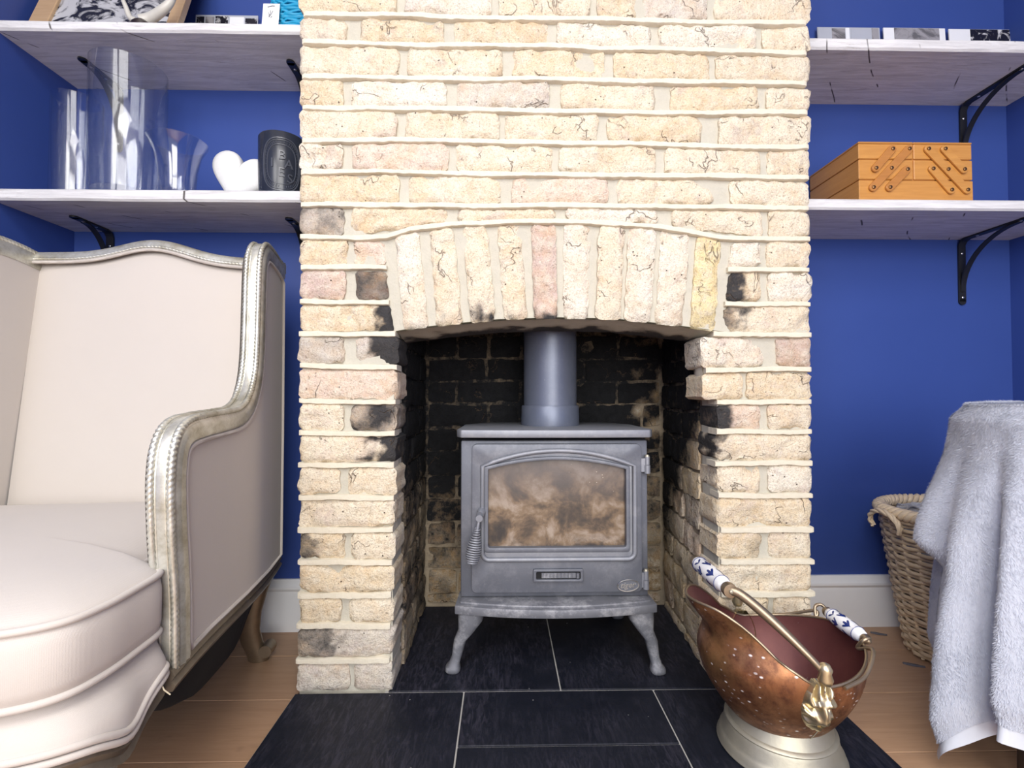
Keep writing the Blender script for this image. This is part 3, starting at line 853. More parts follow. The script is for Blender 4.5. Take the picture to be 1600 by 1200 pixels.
# mortar on the underside of the arch
def soff(u, t):
    px = 620 + 512 * u; p = arc_pt(px)
    return (p.x, -0.002 + 0.128 * t, p.z - 0.002 - 0.012 * smoothstep(0.0, 0.9, t) + mn.noise(V((p.x * 30, t * 4, 3))) * 0.0025)
ms = MB().grid(soff, 60, 8)
ms.grid(lambda u, t: (soff(u, 1)[0], 0.126, soff(u, 1)[2] + 0.02 * t), 60, 1)
ms.a = [max(0.0, smoothstep(0.045, 0.11, p[1] + mn.noise(V(p) * 25) * 0.04) * 0.95) for p in ms.v]
ms.build('soffit_mortar', 'mortar', chim, smooth=60)
# filled perpends: nothing to add, the mortar body shows between the bricks

# ------------------------------------------------------------ fireplace recess: sooty lining with bricks as parts
JLb = fx(665, YR, 740); JRb = fx(1035, YR, 740)
recess = MB()
def lining(fn, nu, nv): recess.grid(fn, nu, nv)
ZT = 1.18
lining(lambda u, t: (JL - 0.0055 + (JLb - JL) * u, 0.095 + (YR - 0.10) * u, ZT * t), 14, 40)
nl = len(recess.v)
lining(lambda u, t: (JR + 0.0055 + (JRb - JR) * u, 0.095 + (YR - 0.10) * u, ZT * t), 14, 40)
nr = len(recess.v)
lining(lambda u, t: (JLb - 0.014 + (JRb - JLb + 0.028) * u, YR + 0.0045, ZT * t), 24, 40)
nk = len(recess.v)
lining(lambda u, t: (JLb + (JRb - JLb) * u, 0.12 + (YR - 0.12) * t, ZT), 2, 2)
ww = []
for i, p in enumerate(recess.v):
    kd = 'left' if i < nl else 'right' if i < nr else 'back' if i < nk else 'top'
    ww.append(1.3 if kd == 'top' else soot_at(*p, kd) * 0.62)
recess.v = [(V(p) + V((mn.noise(V(p) * 25), mn.noise(V(p) * 25 + V((7, 0, 0))), 0)) * 0.003) if 0 < i < nk else p for i, p in enumerate(recess.v)]
recess.a = ww
rec = struct(recess.build('wall_fireplace_recess', 'mortar_recess', fixn=False, smooth=60))
ORG[rec.name] = V((0, 0, 0))
rr = random.Random(5)
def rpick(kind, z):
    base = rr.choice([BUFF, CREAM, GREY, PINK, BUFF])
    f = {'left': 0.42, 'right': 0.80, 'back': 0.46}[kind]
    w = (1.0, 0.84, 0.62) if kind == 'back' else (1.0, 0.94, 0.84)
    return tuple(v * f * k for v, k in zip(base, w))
def recess_wall(kind, O, U, W, length, zoff=0.0, y0=0.0):
    zs = [HT + 0.0, 0.055]
    z = 0.055
    while z < 1.05: z += 0.0755 + rr.uniform(-0.003, 0.003); zs.append(z)
    for r in range(len(zs) - 1):
        za, zb = zs[r] + 0.0045 + zoff, zs[r + 1] - 0.0045 + zoff
        if za > 0.92: break
        u = 0.0; i = 0
        while u < length - 0.02:
            Lb = rr.choice([0.105, 0.215]) if i else (0.105 if r % 2 else 0.215)
            Lb *= rr.uniform(0.9, 1.08)
            e = min(length, u + Lb)
            if length - e < 0.05: e = length
            P = V(O) + V(U) * ((u + e) / 2)
            j = lambda: rr.uniform(-0.005, 0.005)
            nb[0] += 1
            if not (kind == 'back' and za > 0.85):
                brick([(u + 0.005 + j() * 0.5, za + j()), (e - 0.005 + j() * 0.5, za + j()), (e - 0.005 + j() * 0.5, zb + j()), (u + 0.005 + j() * 0.5, zb + j())],
                      O, U, (0, 0, 1), W, 0.018, rpick(kind, za), rec, lambda P, s: soot_at(P.x, P.y, P.z, kind), 0.85, lip=0.5, seed=nb[0], res=0.011, mat='brick_recess')
            u = e; i += 1
ul = V((JLb - JL, YR - 0.10, 0)).normalized(); wl = V((ul.y, -ul.x, 0))
ur = V((JRb - JR, YR - 0.10, 0)).normalized(); wr = V((-ur.y, ur.x, 0))
recess_wall('left', V((JL, 0.105, 0)) + wl * 0.004, ul, wl, (V((JLb - JL, YR - 0.10, 0))).length - 0.01)
recess_wall('right', V((JRb, YR - 0.008, 0)) + wr * 0.004, -ur, wr, (V((JRb - JR, YR - 0.10, 0))).length - 0.012, -0.01)
recess_wall('back', V((JLb + 0.004, YR - 0.004, 0)), (1, 0, 0), (0, -1, 0), JRb - JLb - 0.008, 0.006)
# mortar fillet on the upper right jamb, where the front bricks step into the opening
mj = MB()
def jamb(u, t):
    z = on_y(1100, 615, 0).z + (on_y(1100, 527, 0).z - on_y(1100, 615, 0).z) * t
    x = fx(1092 + 8 * (1 - t)) + 0.006 + (JR + 0.004 + (JRb - JR) * 0.55 * u - fx(1092)) * smoothstep(0.15, 1.0, u)
    return (x + mn.noise(V((u * 5, t * 5, 2))) * 0.004, 0.012 + 0.19 * u, z)
mj.grid(jamb, 10, 12)
mj.a = [max(0, smoothstep(0.03, 0.12, p[1]) * 0.8 + mn.noise(V(p) * 30) * 0.3) for p in mj.v]
mj.build('jamb_mortar', 'mortar_bed', rec, smooth=60)
# ------------------------------------------------------------ wood burning stove
YS = 0.100                                        # front plane of the stove body
def S(px, py, y=YS): return on_y(px, py, y)
sx0, sx1 = S(720, 800).x, S(1012, 800).x
scx = (sx0 + sx1) / 2
zb_, zt_ = S(860, 932).z, on_y(868, 676, 0.07).z - 0.022
ysb = 0.405
stove = thing('wood_burning_stove', 'grey cast iron wood burning stove standing on the slate hearth in the brick fireplace', 'stove', (scx, 0.25, HT))
def body_outline(x0, x1, y0, y1, ch):             # plan with the rear corners cut back
    return [(x0, y0), (x1, y0), (x1, y1 - ch), (x1 - ch * 0.8, y1), (x0 + ch * 0.8, y1), (x0, y1 - ch)]
def plan_prism(poly, z0, z1): return MB().prism(poly, (0, 0, 0), (1, 0, 0), (0, 1, 0), (0, 0, 1), z0, z1)
m = MB()
m.prism(body_outline(sx0, sx1, YS, ysb, 0.09), (0, 0, 0), (1, 0, 0), (0, 1, 0), (0, 0, 1), zb_, zt_)
m.build('body', 'stove', stove, bevel=0.004, smooth=40)
tl, tr = on_y(712, 675, 0.068).x, on_y(1025, 675, 0.068).x
ztp = on_y(868, 672, 0.068).z
m = plan_prism([(tl, 0.10), (tl + 0.012, 0.076), ((tl + tr) / 2 - 0.1, 0.068), ((tl + tr) / 2 + 0.1, 0.068), (tr - 0.012, 0.076), (tr, 0.10), (tr - 0.005, 0.30), (tr - 0.075, 0.42), (tl + 0.075, 0.42), (tl + 0.005, 0.30)], ztp - 0.020, ztp)
m.build('top_plate', 'stove_top', stove, bevel=0.003, smooth=40)
# door with arched window
yd = YS - 0.016
dx0, dx1, dz0, dz1 = S(737, 800, yd).x, S(1003, 800, yd).x, S(860, 926, yd).z, S(870, 694, yd).z
dcx, dcz = (dx0 + dx1) / 2, (dz0 + dz1) / 2
def arch_outline(x0, x1, z0, zs, zc_, rc, n=14):
    """window outline: round lower corners, arched head from zs at the sides to zc_ at the crown"""
    pts = []
    for k in range(6):
        a = PI + PI / 2 * k / 5; pts.append((x0 + rc + rc * math.cos(a), z0 + rc + rc * math.sin(a)))
    for k in range(6):
        a = 1.5 * PI + PI / 2 * k / 5; pts.append((x1 - rc + rc * math.cos(a), z0 + rc + rc * math.sin(a)))
    for k in range(n + 1):
        t = k / n; x = x1 + (x0 - x1) * t
        h = zs + (zc_ - zs) * (1 - (2 * t - 1) ** 2)
        pts.append((x, h))
    return pts
gx0, gx1 = S(763, 800, yd).x, S(977, 800, yd).x
gz0, gzs, gzc = S(860, 854, yd).z, S(765, 733, yd).z, S(870, 718, yd).z
hole = arch_outline(gx0, gx1, gz0, gzs, gzc, 0.006)
outer = arc_rect((dx1 - dx0) / 2, (dz1 - dz0) / 2, 0.013)
outer = [(dcx + a, dcz + b) for a, b in outer]
def ring_plate(outer, inner, y0, y1, mat, name, parent, bevel=0.002):
    """flat plate with a hole: both outlines resampled by angle about a common centre"""
    n = 96; cx = sum(p[0] for p in inner) / len(inner); cz = sum(p[1] for p in inner) / len(inner)
    angs = set(2 * PI * k / n for k in range(n))
    for poly in (outer, inner):
        for p in poly: angs.add(math.atan2(p[1] - cz, p[0] - cx) % (2 * PI))
    angs = sorted(angs); A = [angs[0]]
    for a in angs[1:]:
        if a - A[-1] > 0.004: A.append(a)
    def hit(poly, a):
        d = V((math.cos(a), math.sin(a))); best = None
        for i in range(len(poly)):
            p, q = V(poly[i]) - V((cx, cz)), V(poly[(i + 1) % len(poly)]) - V((cx, cz)); e = q - p
            den = d.x * e.y - d.y * e.x
            if abs(den) < 1e-12: continue
            t = (p.x * e.y - p.y * e.x) / den; u = (p.x * d.y - p.y * d.x) / den
            if t > 0 and -1e-6 <= u <= 1 + 1e-6: best = t if best is None else max(best, t)
        return (cx + d.x * (best or 0.01), cz + d.y * (best or 0.01))
    O = [hit(outer, a) for a in A]; I = [hit(inner, a) for a in A]
    mm = MB()
    rings = [[(p[0], y0, p[1]) for p in O], [(p[0], y1, p[1]) for p in O], [(p[0], y1, p[1]) for p in I], [(p[0], y0, p[1]) for p in I]]
    mm.loft(rings, True, loop=True)
    return mm.build(name, mat, parent, bevel=bevel, smooth=35)
door = ring_plate(outer, hole, yd, YS + 0.002, 'stove', 'door', stove)
# raised mouldings round the window
def frame_loop(x0, x1, z0, zs, zc_, rc, y, r, nm):
    o = arch_outline(x0, x1, z0, zs, zc_, rc)
    pts = [(p[0], y, p[1]) for p in o]
    return MB().tube(pts, r, 8, loop=True).build(nm, 'stove', door, smooth=60)
fx0, fx1 = S(754, 800, yd).x, S(991, 800, yd).x
fz0, fzs, fzc = S(872, 873, yd).z, S(758, 728, yd).z, S(872, 704, yd).z
fo = [(p[0], p[1] - (0.006 * (1 - ((p[0] - dcx) / 0.19) ** 2) if p[1] < fz0 + 0.01 else 0)) for p in arch_outline(fx0, fx1, fz0, fzs, fzc, 0.016)]
MB().tube([(p[0], yd - 0.003, p[1]) for p in fo], 0.0062, 8, loop=True).build('outer_moulding', 'stove_top', door, smooth=60)
i_out = arch_outline(gx0 - 0.010, gx1 + 0.010, gz0 - 0.012, gzs + 0.006, gzc + 0.008, 0.008)
ring_plate(i_out, hole, yd - 0.010, yd + 0.004, 'stove', 'window_frame', door, bevel=0.003)
ring_plate(fo, i_out, yd - 0.0015, yd + 0.004, 'stove_top', 'window_ledge', door, bevel=0.001)
gm = MB().prism(arch_outline(gx0 - 0.004, gx1 + 0.004, gz0 - 0.004, gzs + 0.004, gzc + 0.004, 0.006), (0, 0, 0), (1, 0, 0), (0, 0, 1), (0, 1, 0), yd + 0.006, yd + 0.010)
tag(gm.build('glass_pane', 'fireglass', door), 'smoke stained glass pane')
# air vent slot with a ridged slider
vx0, vx1, vz0, vz1 = S(833, 900, yd).x, S(911, 900, yd).x, S(870, 908, yd).z, S(870, 888, yd).z
vcx, vcz = (vx0 + vx1) / 2, (vz0 + vz1) / 2
vo = [(vcx + a, vcz + b) for a, b in arc_rect((vx1 - vx0) / 2, (vz1 - vz0) / 2, 0.004)]
vi = [(vcx + a, vcz + b) for a, b in arc_rect((vx1 - vx0) / 2 - 0.0075, (vz1 - vz0) / 2 - 0.0065, 0.003)]
vent = ring_plate(vo, vi, yd - 0.008, yd + 0.002, 'stove', 'air_vent', door, bevel=0.002)
mm = MB().box(vx0 + 0.004, yd - 0.002, vz0 + 0.004, vx1 - 0.004, yd - 0.0005, vz1 - 0.004)
mm.build('vent_back', 'dark', door)
mm = MB().box(vx0 + 0.021, yd - 0.0045, vcz - 0.0065, vx1 - 0.019, yd - 0.001, vcz + 0.006)
for k in range(9): mm.tube([(vx0 + 0.024 + k * 0.009, yd - 0.0045, vcz - 0.006), (vx0 + 0.024 + k * 0.009, yd - 0.0045, vcz + 0.0055)], 0.0022, 6)
mm.tube([(vx1 - 0.014, yd - 0.006, vcz - 0.006), (vx1 - 0.014, yd - 0.006, vcz + 0.006)], 0.0045, 8)
mm.build('vent_slider', 'stove_dusty', door, smooth=50)
# oval badge
bc = S(981, 914, yd)
mm = MB()
rim = [(bc.x + 0.0262 * math.cos(a) - 0.002 * math.sin(a), yd - 0.004, bc.z + 0.0138 * math.sin(a) + 0.0025 * math.cos(a)) for a in [2 * PI * k / 40 for k in range(40)]]
mm.tube(rim, 0.0014, 6, loop=True)
badge = MB().prism([(p[0], p[2]) for p in rim], (0, 0, 0), (1, 0, 0), (0, 0, 1), (0, 1, 0), yd - 0.0035, yd + 0.001).build('badge', 'stove', door)
mm2 = MB().add([V(p) for p in mm.v], mm.f)
tv, tf = text_mesh('tiger', 0.0225, 0.0009, 'badge_text')
sh = 0.28
mm2.add([(bc.x + x * 0.92 + y * sh, yd - 0.0045 - z, bc.z + y * 0.92 + x * 0.06 + 0.0012) for x, y, z in tv], tf)
tag(mm2.build('badge_lettering', 'steel', door, fixn=False), 'bright oval rim and raised script lettering')
# coil handle
k0 = S(750, 803, yd - 0.012)
hm = MB()
hm.tube([(k0.x + 0.004, yd + 0.004, k0.z + 0.004), (k0.x + 0.003, yd - 0.014, k0.z + 0.003), (k0.x + 0.001, yd - 0.020, k0.z)], [0.011, 0.0105, 0.009], 12)
hm.tube([(k0.x - 0.001, yd - 0.014, k0.z - 0.006), (k0.x - 0.001, yd - 0.030, k0.z - 0.007)], 0.0088, 12)
ke = S(737, 879, yd - 0.032)
ax = (ke - V((k0.x - 0.001, yd - 0.024, k0.z - 0.008)))
st_ = V((k0.x - 0.001, yd - 0.024, k0.z - 0.008))
hm.tube([st_, st_ + ax * 0.32], 0.0042, 8)
handle = hm.build('door_handle', 'stove_top', door, smooth=50)
cl = MB(); pts = []
e1 = ax.normalized(); e2 = e1.orthogonal().normalized(); e3 = e1.cross(e2)
N = 15; L0 = 0.22
for k in range(N * 14 + 1):
    t = k / (N * 14); r = 0.0062 + 0.0112 * math.sin(min(1, max(0, (t - 0.12) / 0.88)) * PI * 0.80) ** 1.2
    tt = L0 + (1.0 - L0) * t
    a = 2 * PI * N * t
    pts.append(st_ + ax * tt + (e2 * math.cos(a) + e3 * math.sin(a)) * r)
cl.tube(pts, 0.0020, 6).build('handle_coil', 'stove_top', door, smooth=60)
# hinges
for (px, pa, pb) in ((1012, 714, 740), (1010, 893, 921)):
    c0, c1 = S(px, pb, yd), S(px, pa, yd)
    h_ = MB().tube([(c0.x, yd + 0.004, c0.z), (c0.x, yd + 0.004, (c0.z + c1.z) / 2)], 0.0078, 10)
    h_.tube([(c0.x, yd + 0.004, (c0.z + c1.z) / 2 + 0.001), (c0.x, yd + 0.004, c1.z)], 0.0066, 10)
    h_.box(c0.x - 0.018, yd + 0.002, c0.z + 0.004, c0.x, yd + 0.010, c1.z - 0.004)
    hg = h_.build('hinge', 'stove_top', stove, smooth=40)
    MB().lathe([(0.0001, 0.006), (0.0045, 0.005), (0.0062, 0.001), (0.0062, -0.001)], (c0.x, yd + 0.004, c1.z), 10).build('hinge_pin', 'pewter', hg, smooth=50)
# bowed ash ledge
lx0, lx1 = on_y(710, 960, 0.06).x, on_y(1028, 960, 0.06).x
zl = on_y(870, 953, 0.034).z
def ledge(ins, z0, z1):
    fr = []
    for k in range(17):
        t = k / 16; x = lx0 + ins + (lx1 - lx0 - 2 * ins) * t
        fr.append((x, 0.034 + ins + 0.030 * (2 * t - 1) ** 2))
    return plan_prism(fr + [(lx1 - ins - 0.005, 0.16), (lx0 + ins + 0.005, 0.16)], z0, z1)
m = ledge(0.0, zl - 0.022, zl - 0.001)
m2 = ledge(0.012, zl - 0.003, zl + 0.004); m.add(m2.v, m2.f)
m.build('ash_ledge', 'stove_dusty', stove, bevel=0.0025, smooth=40)
m = plan_prism(body_outline(sx0 + 0.004, sx1 - 0.004, 0.12, ysb, 0.09), zl - 0.016, zb_ + 0.003)
m.build('base_plate', 'stove', stove, bevel=0.002)
# cabriole legs, each a mesh of its own
def stove_leg(xt, xf, yt, yf, s, mat):
    zt0 = zl - 0.018
    path = [(0.0, zt0, 0.034, 0.026), (0.05, zt0 - 0.025, 0.031, 0.025), (0.22, zt0 - 0.05, 0.021, 0.022), (0.45, zt0 - 0.075, 0.0155, 0.017), (0.70, HT + 0.038, 0.0125, 0.014), (0.90, HT + 0.020, 0.0135, 0.015), (1.0, HT + 0.012, 0.018, 0.019), (1.0, HT + 0.004, 0.019, 0.020), (0.99, HT, 0.016, 0.017)]
    rings = []
    for t, z, a, b in path:
        x = xt + (xf - xt) * t; y = yt + (yf - yt) * t
        kx = a * 0.42 * s if t < 0.3 else 0
        rings.append([(x - kx + a * math.copysign(abs(math.cos(q)) ** 0.7, math.cos(q)), y + b * math.copysign(abs(math.sin(q)) ** 0.7, math.sin(q)), z) for q in [2 * PI * k / 16 for k in range(16)]])
    return MB().loft(rings).build('leg', mat, stove, smooth=50)
fl, frr = on_z(707, 1052, HT), on_z(1030, 1054, HT)
stove_leg(on_y(728, 970, 0.08).x, fl.x, 0.085, fl.y + 0.012, -1, 'stove_dusty')
stove_leg(on_y(1009, 970, 0.08).x, frr.x, 0.085, frr.y + 0.012, 1, 'stove_dusty')
stove_leg(sx0 + 0.05, fl.x + 0.03, 0.345, 0.365, -1, 'stove')
stove_leg(sx1 - 0.05, frr.x - 0.03, 0.345, 0.365, 1, 'stove')
# flue pipe and collar
yp = 0.285
pc = on_y(859.5, 640, yp).x; rp = (on_y(900, 580, yp).x - on_y(817, 580, yp).x) / 2 * 0.985
m = MB().lathe([(rp, ztp), (rp, 1.12)], (pc, yp, 0), 40); m.build('flue_pipe', 'flue', stove, smooth=40)
zc1 = on_y(858, 634, yp - rp).z
m = MB().lathe([(rp * 1.09, ztp - 0.002), (rp * 1.105, ztp + 0.004), (rp * 1.085, zc1 - 0.004), (rp * 1.06, zc1), (rp * 0.99, zc1)], (pc, yp, 0), 40)
m.build('flue_collar', 'flue', stove, smooth=40)

# ------------------------------------------------------------ shelves on iron brackets
YF = 0.100
def shelf(side, pl, pr, cat_label, zt, zbot, x0, x1):
    t = thing('wall_shelf', cat_label, 'shelf', ((x0 + x1) / 2, YB, zbot))
    nseg = 40
    def top(u, v): return (0, 0, 0)
    m = MB(); rings = []
    th = zt - zbot
    for k in range(nseg + 1):
        x = x0 + (x1 - x0) * k / nseg
        w = mn.noise(V((x * 6, zt * 9, 1))) * 0.0018; w2 = mn.noise(V((x * 11, zt * 9, 7))) * 0.0022
        rings.append([(x, YB, zbot), (x, YF + 0.006, zbot + w * 0.6), (x, YF + 0.001 + w2, zbot + 0.005 + w), (x, YF + w2 * 0.6, zt - 0.004 + w), (x, YF + 0.005, zt + w * 0.5), (x, YB, zt)])
    m.loft(rings); m.build('shelf_board', 'shelf', t, smooth=35)
    return t
zs_ = {}
def zavg(px1, py1, px2, py2, y=YF): return (on_y(px1, py1, y).z + on_y(px2, py2, y).z) / 2
defs = [
 ('ul', 'long whitewashed plank shelf holding the framed picture, above the glass vases', zavg(10, 29, 465, 37), zavg(10, 44, 465, 53), XL, CHL + 0.006),
 ('ll', 'whitewashed plank shelf holding the glass vases and the black candle', zavg(10, 294, 465, 297), zavg(10, 314, 465, 313), XL, CHL + 0.006),
 ('ur', 'whitewashed plank shelf with the row of photo prints, above the sewing box', zavg(1275, 58, 1590, 62), zavg(1275, 76, 1590, 79), CHR - 0.006, XR),
 ('lr', 'whitewashed plank shelf holding the wooden sewing box', zavg(1275, 310, 1590, 312), zavg(1275, 327, 1590, 328), CHR - 0.006, XR),
]
SH = {}
for key, lab, zt, zbo, xa, xb in defs:
    zs_[key] = (zt, zbo); SH[key] = shelf(key, 0, 0, lab, zt, zbo, xa, xb)
def bracket(parent, x, zu, reach=0.205, drop=0.20):
    r0 = 0.011
    m = MB()
    pr_ = [(-r0, -0.0022), (r0, -0.0022), (r0, 0.0022), (-r0, 0.0022)]
    # one bent strap: out along the underside, down the wall, ends rounded
    ends = [(x, YB - reach + 0.0, zu - 0.0025)]
    pts = [(x, YB - reach, zu - 0.0026), (x, YB - reach + 0.01, zu - 0.0026), (x, YB - 0.024, zu - 0.0026), (x, YB - 0.011, zu - 0.008), (x, YB - 0.0045, zu - 0.020), (x, YB - 0.003, zu - drop + 0.01), (x, YB - 0.003, zu - drop)]
    m.sweep(pts, (1, 0, 0), pr_)
    for c, n in ((V((x, YB - reach, zu - 0.0026)), (0, 0, 1)), (V((x, YB - 0.003, zu - drop)), (0, 1, 0))):
        m.lathe([(r0, -0.0022), (r0, 0.0022)], c, 16, n)
    b = m.build('bracket', 'black_iron', parent, smooth=35)
    # curved brace
    c = []
    for k in range(15):
        a = PI / 2 * k / 14
        c.append((x, YB - 0.006 - (reach - 0.035) * (1 - math.cos(a)) ** 1.0, zu - drop + 0.030 + (drop - 0.036) * math.sin(a) ** 1.0))
    MB().sweep(c, (1, 0, 0), [(-0.0075, -0.002), (0.0075, -0.002), (0.0075, 0.002), (-0.0075, 0.002)]).build('brace', 'black_iron', b, smooth=60)
    sc = MB()
    for p, n in (((x, YB - reach + 0.028, zu - 0.0045), (0, 0, -1)), ((x, YB - 0.055, zu - 0.0045), (0, 0, -1)), ((x, YB - 0.0055, zu - 0.045), (0, -1, 0)), ((x, YB - 0.0055, zu - drop + 0.012), (0, -1, 0))):
        MB().lathe([(0.0042, 0), (0.0036, 0.0014), (0.0015, 0.0022)], p, 10, n).build('screw', 'steel', b, smooth=50)
xbr = on_y(1503, 200, YB).x
bracket(SH['ur'], xbr, zs_['ur'][1], 0.205, 0.185)
bracket(SH['lr'], on_y(1501, 420, YB).x, zs_['lr'][1], 0.205, 0.195)
def left_br(key, px, py, drop):
    p = on_z(px, py, zs_[key][1])
    bracket(SH[key], p.x, zs_[key][1], YB - p.y, drop)
left_br('ul', 129, 92, 0.185); left_br('ul', 454, 96, 0.185)
left_br('ll', 116, 338, 0.185); left_br('ll', 452, 341, 0.185)
# ------------------------------------------------------------ things on the left shelves
zL = zs_['ll'][0]
def vase(name, label, pxl, pxr, pyt, y, thick, flare=None, base=0.02, tilt=0):
    x0, x1 = on_y(pxl, pyt + 60, y).x, on_y(pxr, pyt + 60, y).x
    r = (x1 - x0) / 2; c = ((x0 + x1) / 2, y, zL); h = on_y((pxl + pxr) / 2, pyt, y).z - zL
    t = thing(name, label, 'vase', c)
    outp = flare(r, h) if flare else [(r * 0.99, 0.0), (r, 0.004), (r, h * 0.5), (r, h - 0.002), (r - thick * 0.5, h)]
    inn = [(max(a - thick, 0.003), b) for a, b in reversed(outp[:-1]) if b > base] + [(max(outp[0][0] - thick * 2.4, 0.004), base), (0.001, base)]
    MB().lathe([(0.001, 0.0)] + outp + inn, c, 48, cap0=True, cap1=True).build('vessel', 'glass', t, smooth=40)
    return t
vase('glass_cylinder_vase', 'shorter clear glass cylinder vase at the wall end of the shelf', 88, 153, 157, 0.218, 0.003)
vase('glass_cylinder_vase', 'tallest clear glass cylinder vase, between the short cylinder and the flared glass', 151, 252, 108, 0.190, 0.003)
vase('flared_glass_vase', 'small clear glass vase flaring to a wide slanted rim beside the heart', 236, 318, 222, 0.15, 0.0022,
     flare=lambda r, h: [(r * 0.60, 0), (r * 0.64, 0.004), (r * 0.63, h * 0.25), (r * 0.67, h * 0.5), (r * 0.80, h * 0.8), (r * 1.02, h * 0.995), (r * 1.015, h)], base=0.012)
# white heart
yh = 0.215
hc = on_y(374, 292, yh)
w_ = (on_y(424, 270, yh).x - on_y(330, 270, yh).x) / 2; hh = on_y(370, 240, yh).z - zL
pts = []
for k in range(64):
    a = 2 * PI * k / 64
    hx = 16 * math.sin(a) ** 3; hy = 13 * math.cos(a) - 5 * math.cos(2 * a) - 2 * math.cos(3 * a) - math.cos(4 * a)
    pts.append((hx / 16 * w_, hy / 14.5))
lo = min(p[1] for p in pts); hi = max(p[1] for p in pts)
pts = [(a, (b - lo) / (hi - lo) * (hh)) for a, b in pts]
ca, sa = math.cos(-0.30), math.sin(-0.30)
hx_ = on_y(373, 270, yh).x
pts = [(hx_ + a * ca - (b - hh / 2) * sa, zL + hh / 2 + a * sa + (b - hh / 2) * ca) for a, b in pts]
lowest = min(p[1] for p in pts); pts = [(a, b - lowest + zL) for a, b in pts]
rings = []
cx_ = sum(p[0] for p in pts) / 64; cz_ = sum(p[1] for p in pts) / 64
for d, s in ((-0.017, 0.55), (-0.016, 0.80), (-0.010, 0.95), (0.0, 1.0), (0.010, 0.95), (0.016, 0.80), (0.017, 0.55)):
    rings.append([(cx_ + (a - cx_) * s, yh + d, cz_ + (b - cz_) * s) for a, b in pts])
hm_ = MB().loft(rings); 
o = hm_.build('heart_ornament', 'heart', smooth=60); tag(o, 'white plaster heart ornament leaning beside the black candle', 'ornament')
# black candle with embossed oval label
yc = 0.175
x0, x1 = on_y(407, 250, yc).x, on_y(476, 250, yc).x
rc_ = (x1 - x0) / 2; cc = V(((x0 + x1) / 2, yc, zL)); hcn = on_y(440, 210, yc - rc_ * 0.6).z - zL
candle = thing('scented_candle', 'black ceramic candle jar with an embossed oval label beside the chimney brick', 'candle', cc)
MB().lathe([(0.001, 0), (rc_ * 0.93, 0.0), (rc_ * 0.96, 0.004), (rc_, hcn * 0.5), (rc_ * 1.01, hcn - 0.003), (rc_ * 0.98, hcn), (rc_ * 0.93, hcn - 0.004), (rc_ * 0.92, hcn * 0.8), (0.001, hcn * 0.8)], cc, 48).build('jar', 'candle_black', candle, smooth=40)
MB().lathe([(0.001, hcn * 0.76), (rc_ * 0.90, hcn * 0.80), (0.001, hcn * 0.81)], cc, 32).build('wax', 'wax', candle)
lab = MB()
th0 = math.atan2(CAM.x - cc.x, -(CAM.y - cc.y)) - 0.04
def wrap(u, v, d):                                # u along the curve, v up, d outwards
    a = th0 + u / rc_
    rr_ = rc_ * (0.96 + 0.04 * min(1, v / (0.5 * hcn)) + 0.01 * max(0, v / (0.5 * hcn) - 1)) + d
    return cc + V((math.sin(a) * rr_, -math.cos(a) * rr_, v))
vc_ = hcn * 0.465
def oval(w, h, r, n=48):
    pts = []
    for k in range(n):
        a = 2 * PI * k / n
        e = 0.72
        pts.append(wrap(w * math.copysign(abs(math.cos(a)) ** e, math.cos(a)), vc_ + h * math.copysign(abs(math.sin(a)) ** e, math.sin(a)), 0.0004))
    lab.tube(pts, r, 6, loop=True)
W_ = rc_ * 0.80
oval(W_, hcn * 0.415, 0.0019); oval(W_ * 0.92, hcn * 0.385, 0.0011); oval(W_ * 0.76, hcn * 0.31, 0.0014)
for ch, u, v, sz in (('B', 0.005, 0.135, 0.031), ('I', -0.135, 0.005, 0.031), ('A', 0.105, 0.01, 0.031), ('E', 0.0, -0.135, 0.031), ('S', 0.125, -0.215, 0.031)):
    tv, tf = text_mesh(ch, hcn * 0.20, 0.0018, 'letter')
    lab.add([wrap(u * hcn + x, vc_ + v * hcn + y, 0.0008 + z) for x, y, z in tv], tf)
# the tiny worn lettering round the rim only reads as raised ticks
for k in range(46):
    a = 2 * PI * k / 46; e = 0.72
    cu, cv = math.copysign(abs(math.cos(a)) ** e, math.cos(a)), math.copysign(abs(math.sin(a)) ** e, math.sin(a))
    lab.tube([wrap(W_ * 0.80 * cu, vc_ + hcn * 0.33 * cv, 0.0004), wrap(W_ * 0.88 * cu, vc_ + hcn * 0.365 * cv, 0.0004)], 0.0006, 4)
lab.build('embossed_label', 'candle_emboss', candle, smooth=40)

# upper left shelf: picture, horns, prints, gift
zU = zs_['ul'][0]
yfr = 0.19
pa, pb = on_y(46, 26, yfr - 0.02), on_y(279, 26, yfr - 0.02)
fw = pb.x - pa.x; fh = 0.42; ftk = 0.02
pic = thing('framed_picture', 'black and white picture in a bare wood frame leaning on the blue wall', 'picture', ((pa.x + pb.x) / 2, yfr, zU))
lean = 0.34
def lp(x, h, d):                                   # leaning plane point
    return (x, yfr - 0.02 + h * lean + d, zU + h)
bw = 0.052
def bar(x0, x1, h0, h1, nm='frame_bar'):
    m = MB(); vs_ = [lp(x, h, d) for d in (-ftk, 0) for h in (h0, h1) for x in (x0, x1)]
    m.add(vs_, [(0, 1, 3, 2), (4, 6, 7, 5), (0, 4, 5, 1), (2, 3, 7, 6), (0, 2, 6, 4), (1, 5, 7, 3)]); m.build(nm, 'frame_wood', pic, bevel=0.002)
bar(pa.x, pa.x + bw, 0, fh); bar(pb.x - bw * 0.6, pb.x, 0, fh); bar(pa.x + bw, pb.x - bw * 0.6, 0, 0.016); bar(pa.x + bw, pb.x - bw * 0.6, fh - bw, fh)
m = MB(); vs_ = [lp(x, h, d) for d in (-0.012, -0.004) for h in (0.012, fh - bw + 0.004) for x in (pa.x + bw - 0.004, pb.x - bw * 0.6 + 0.004)]
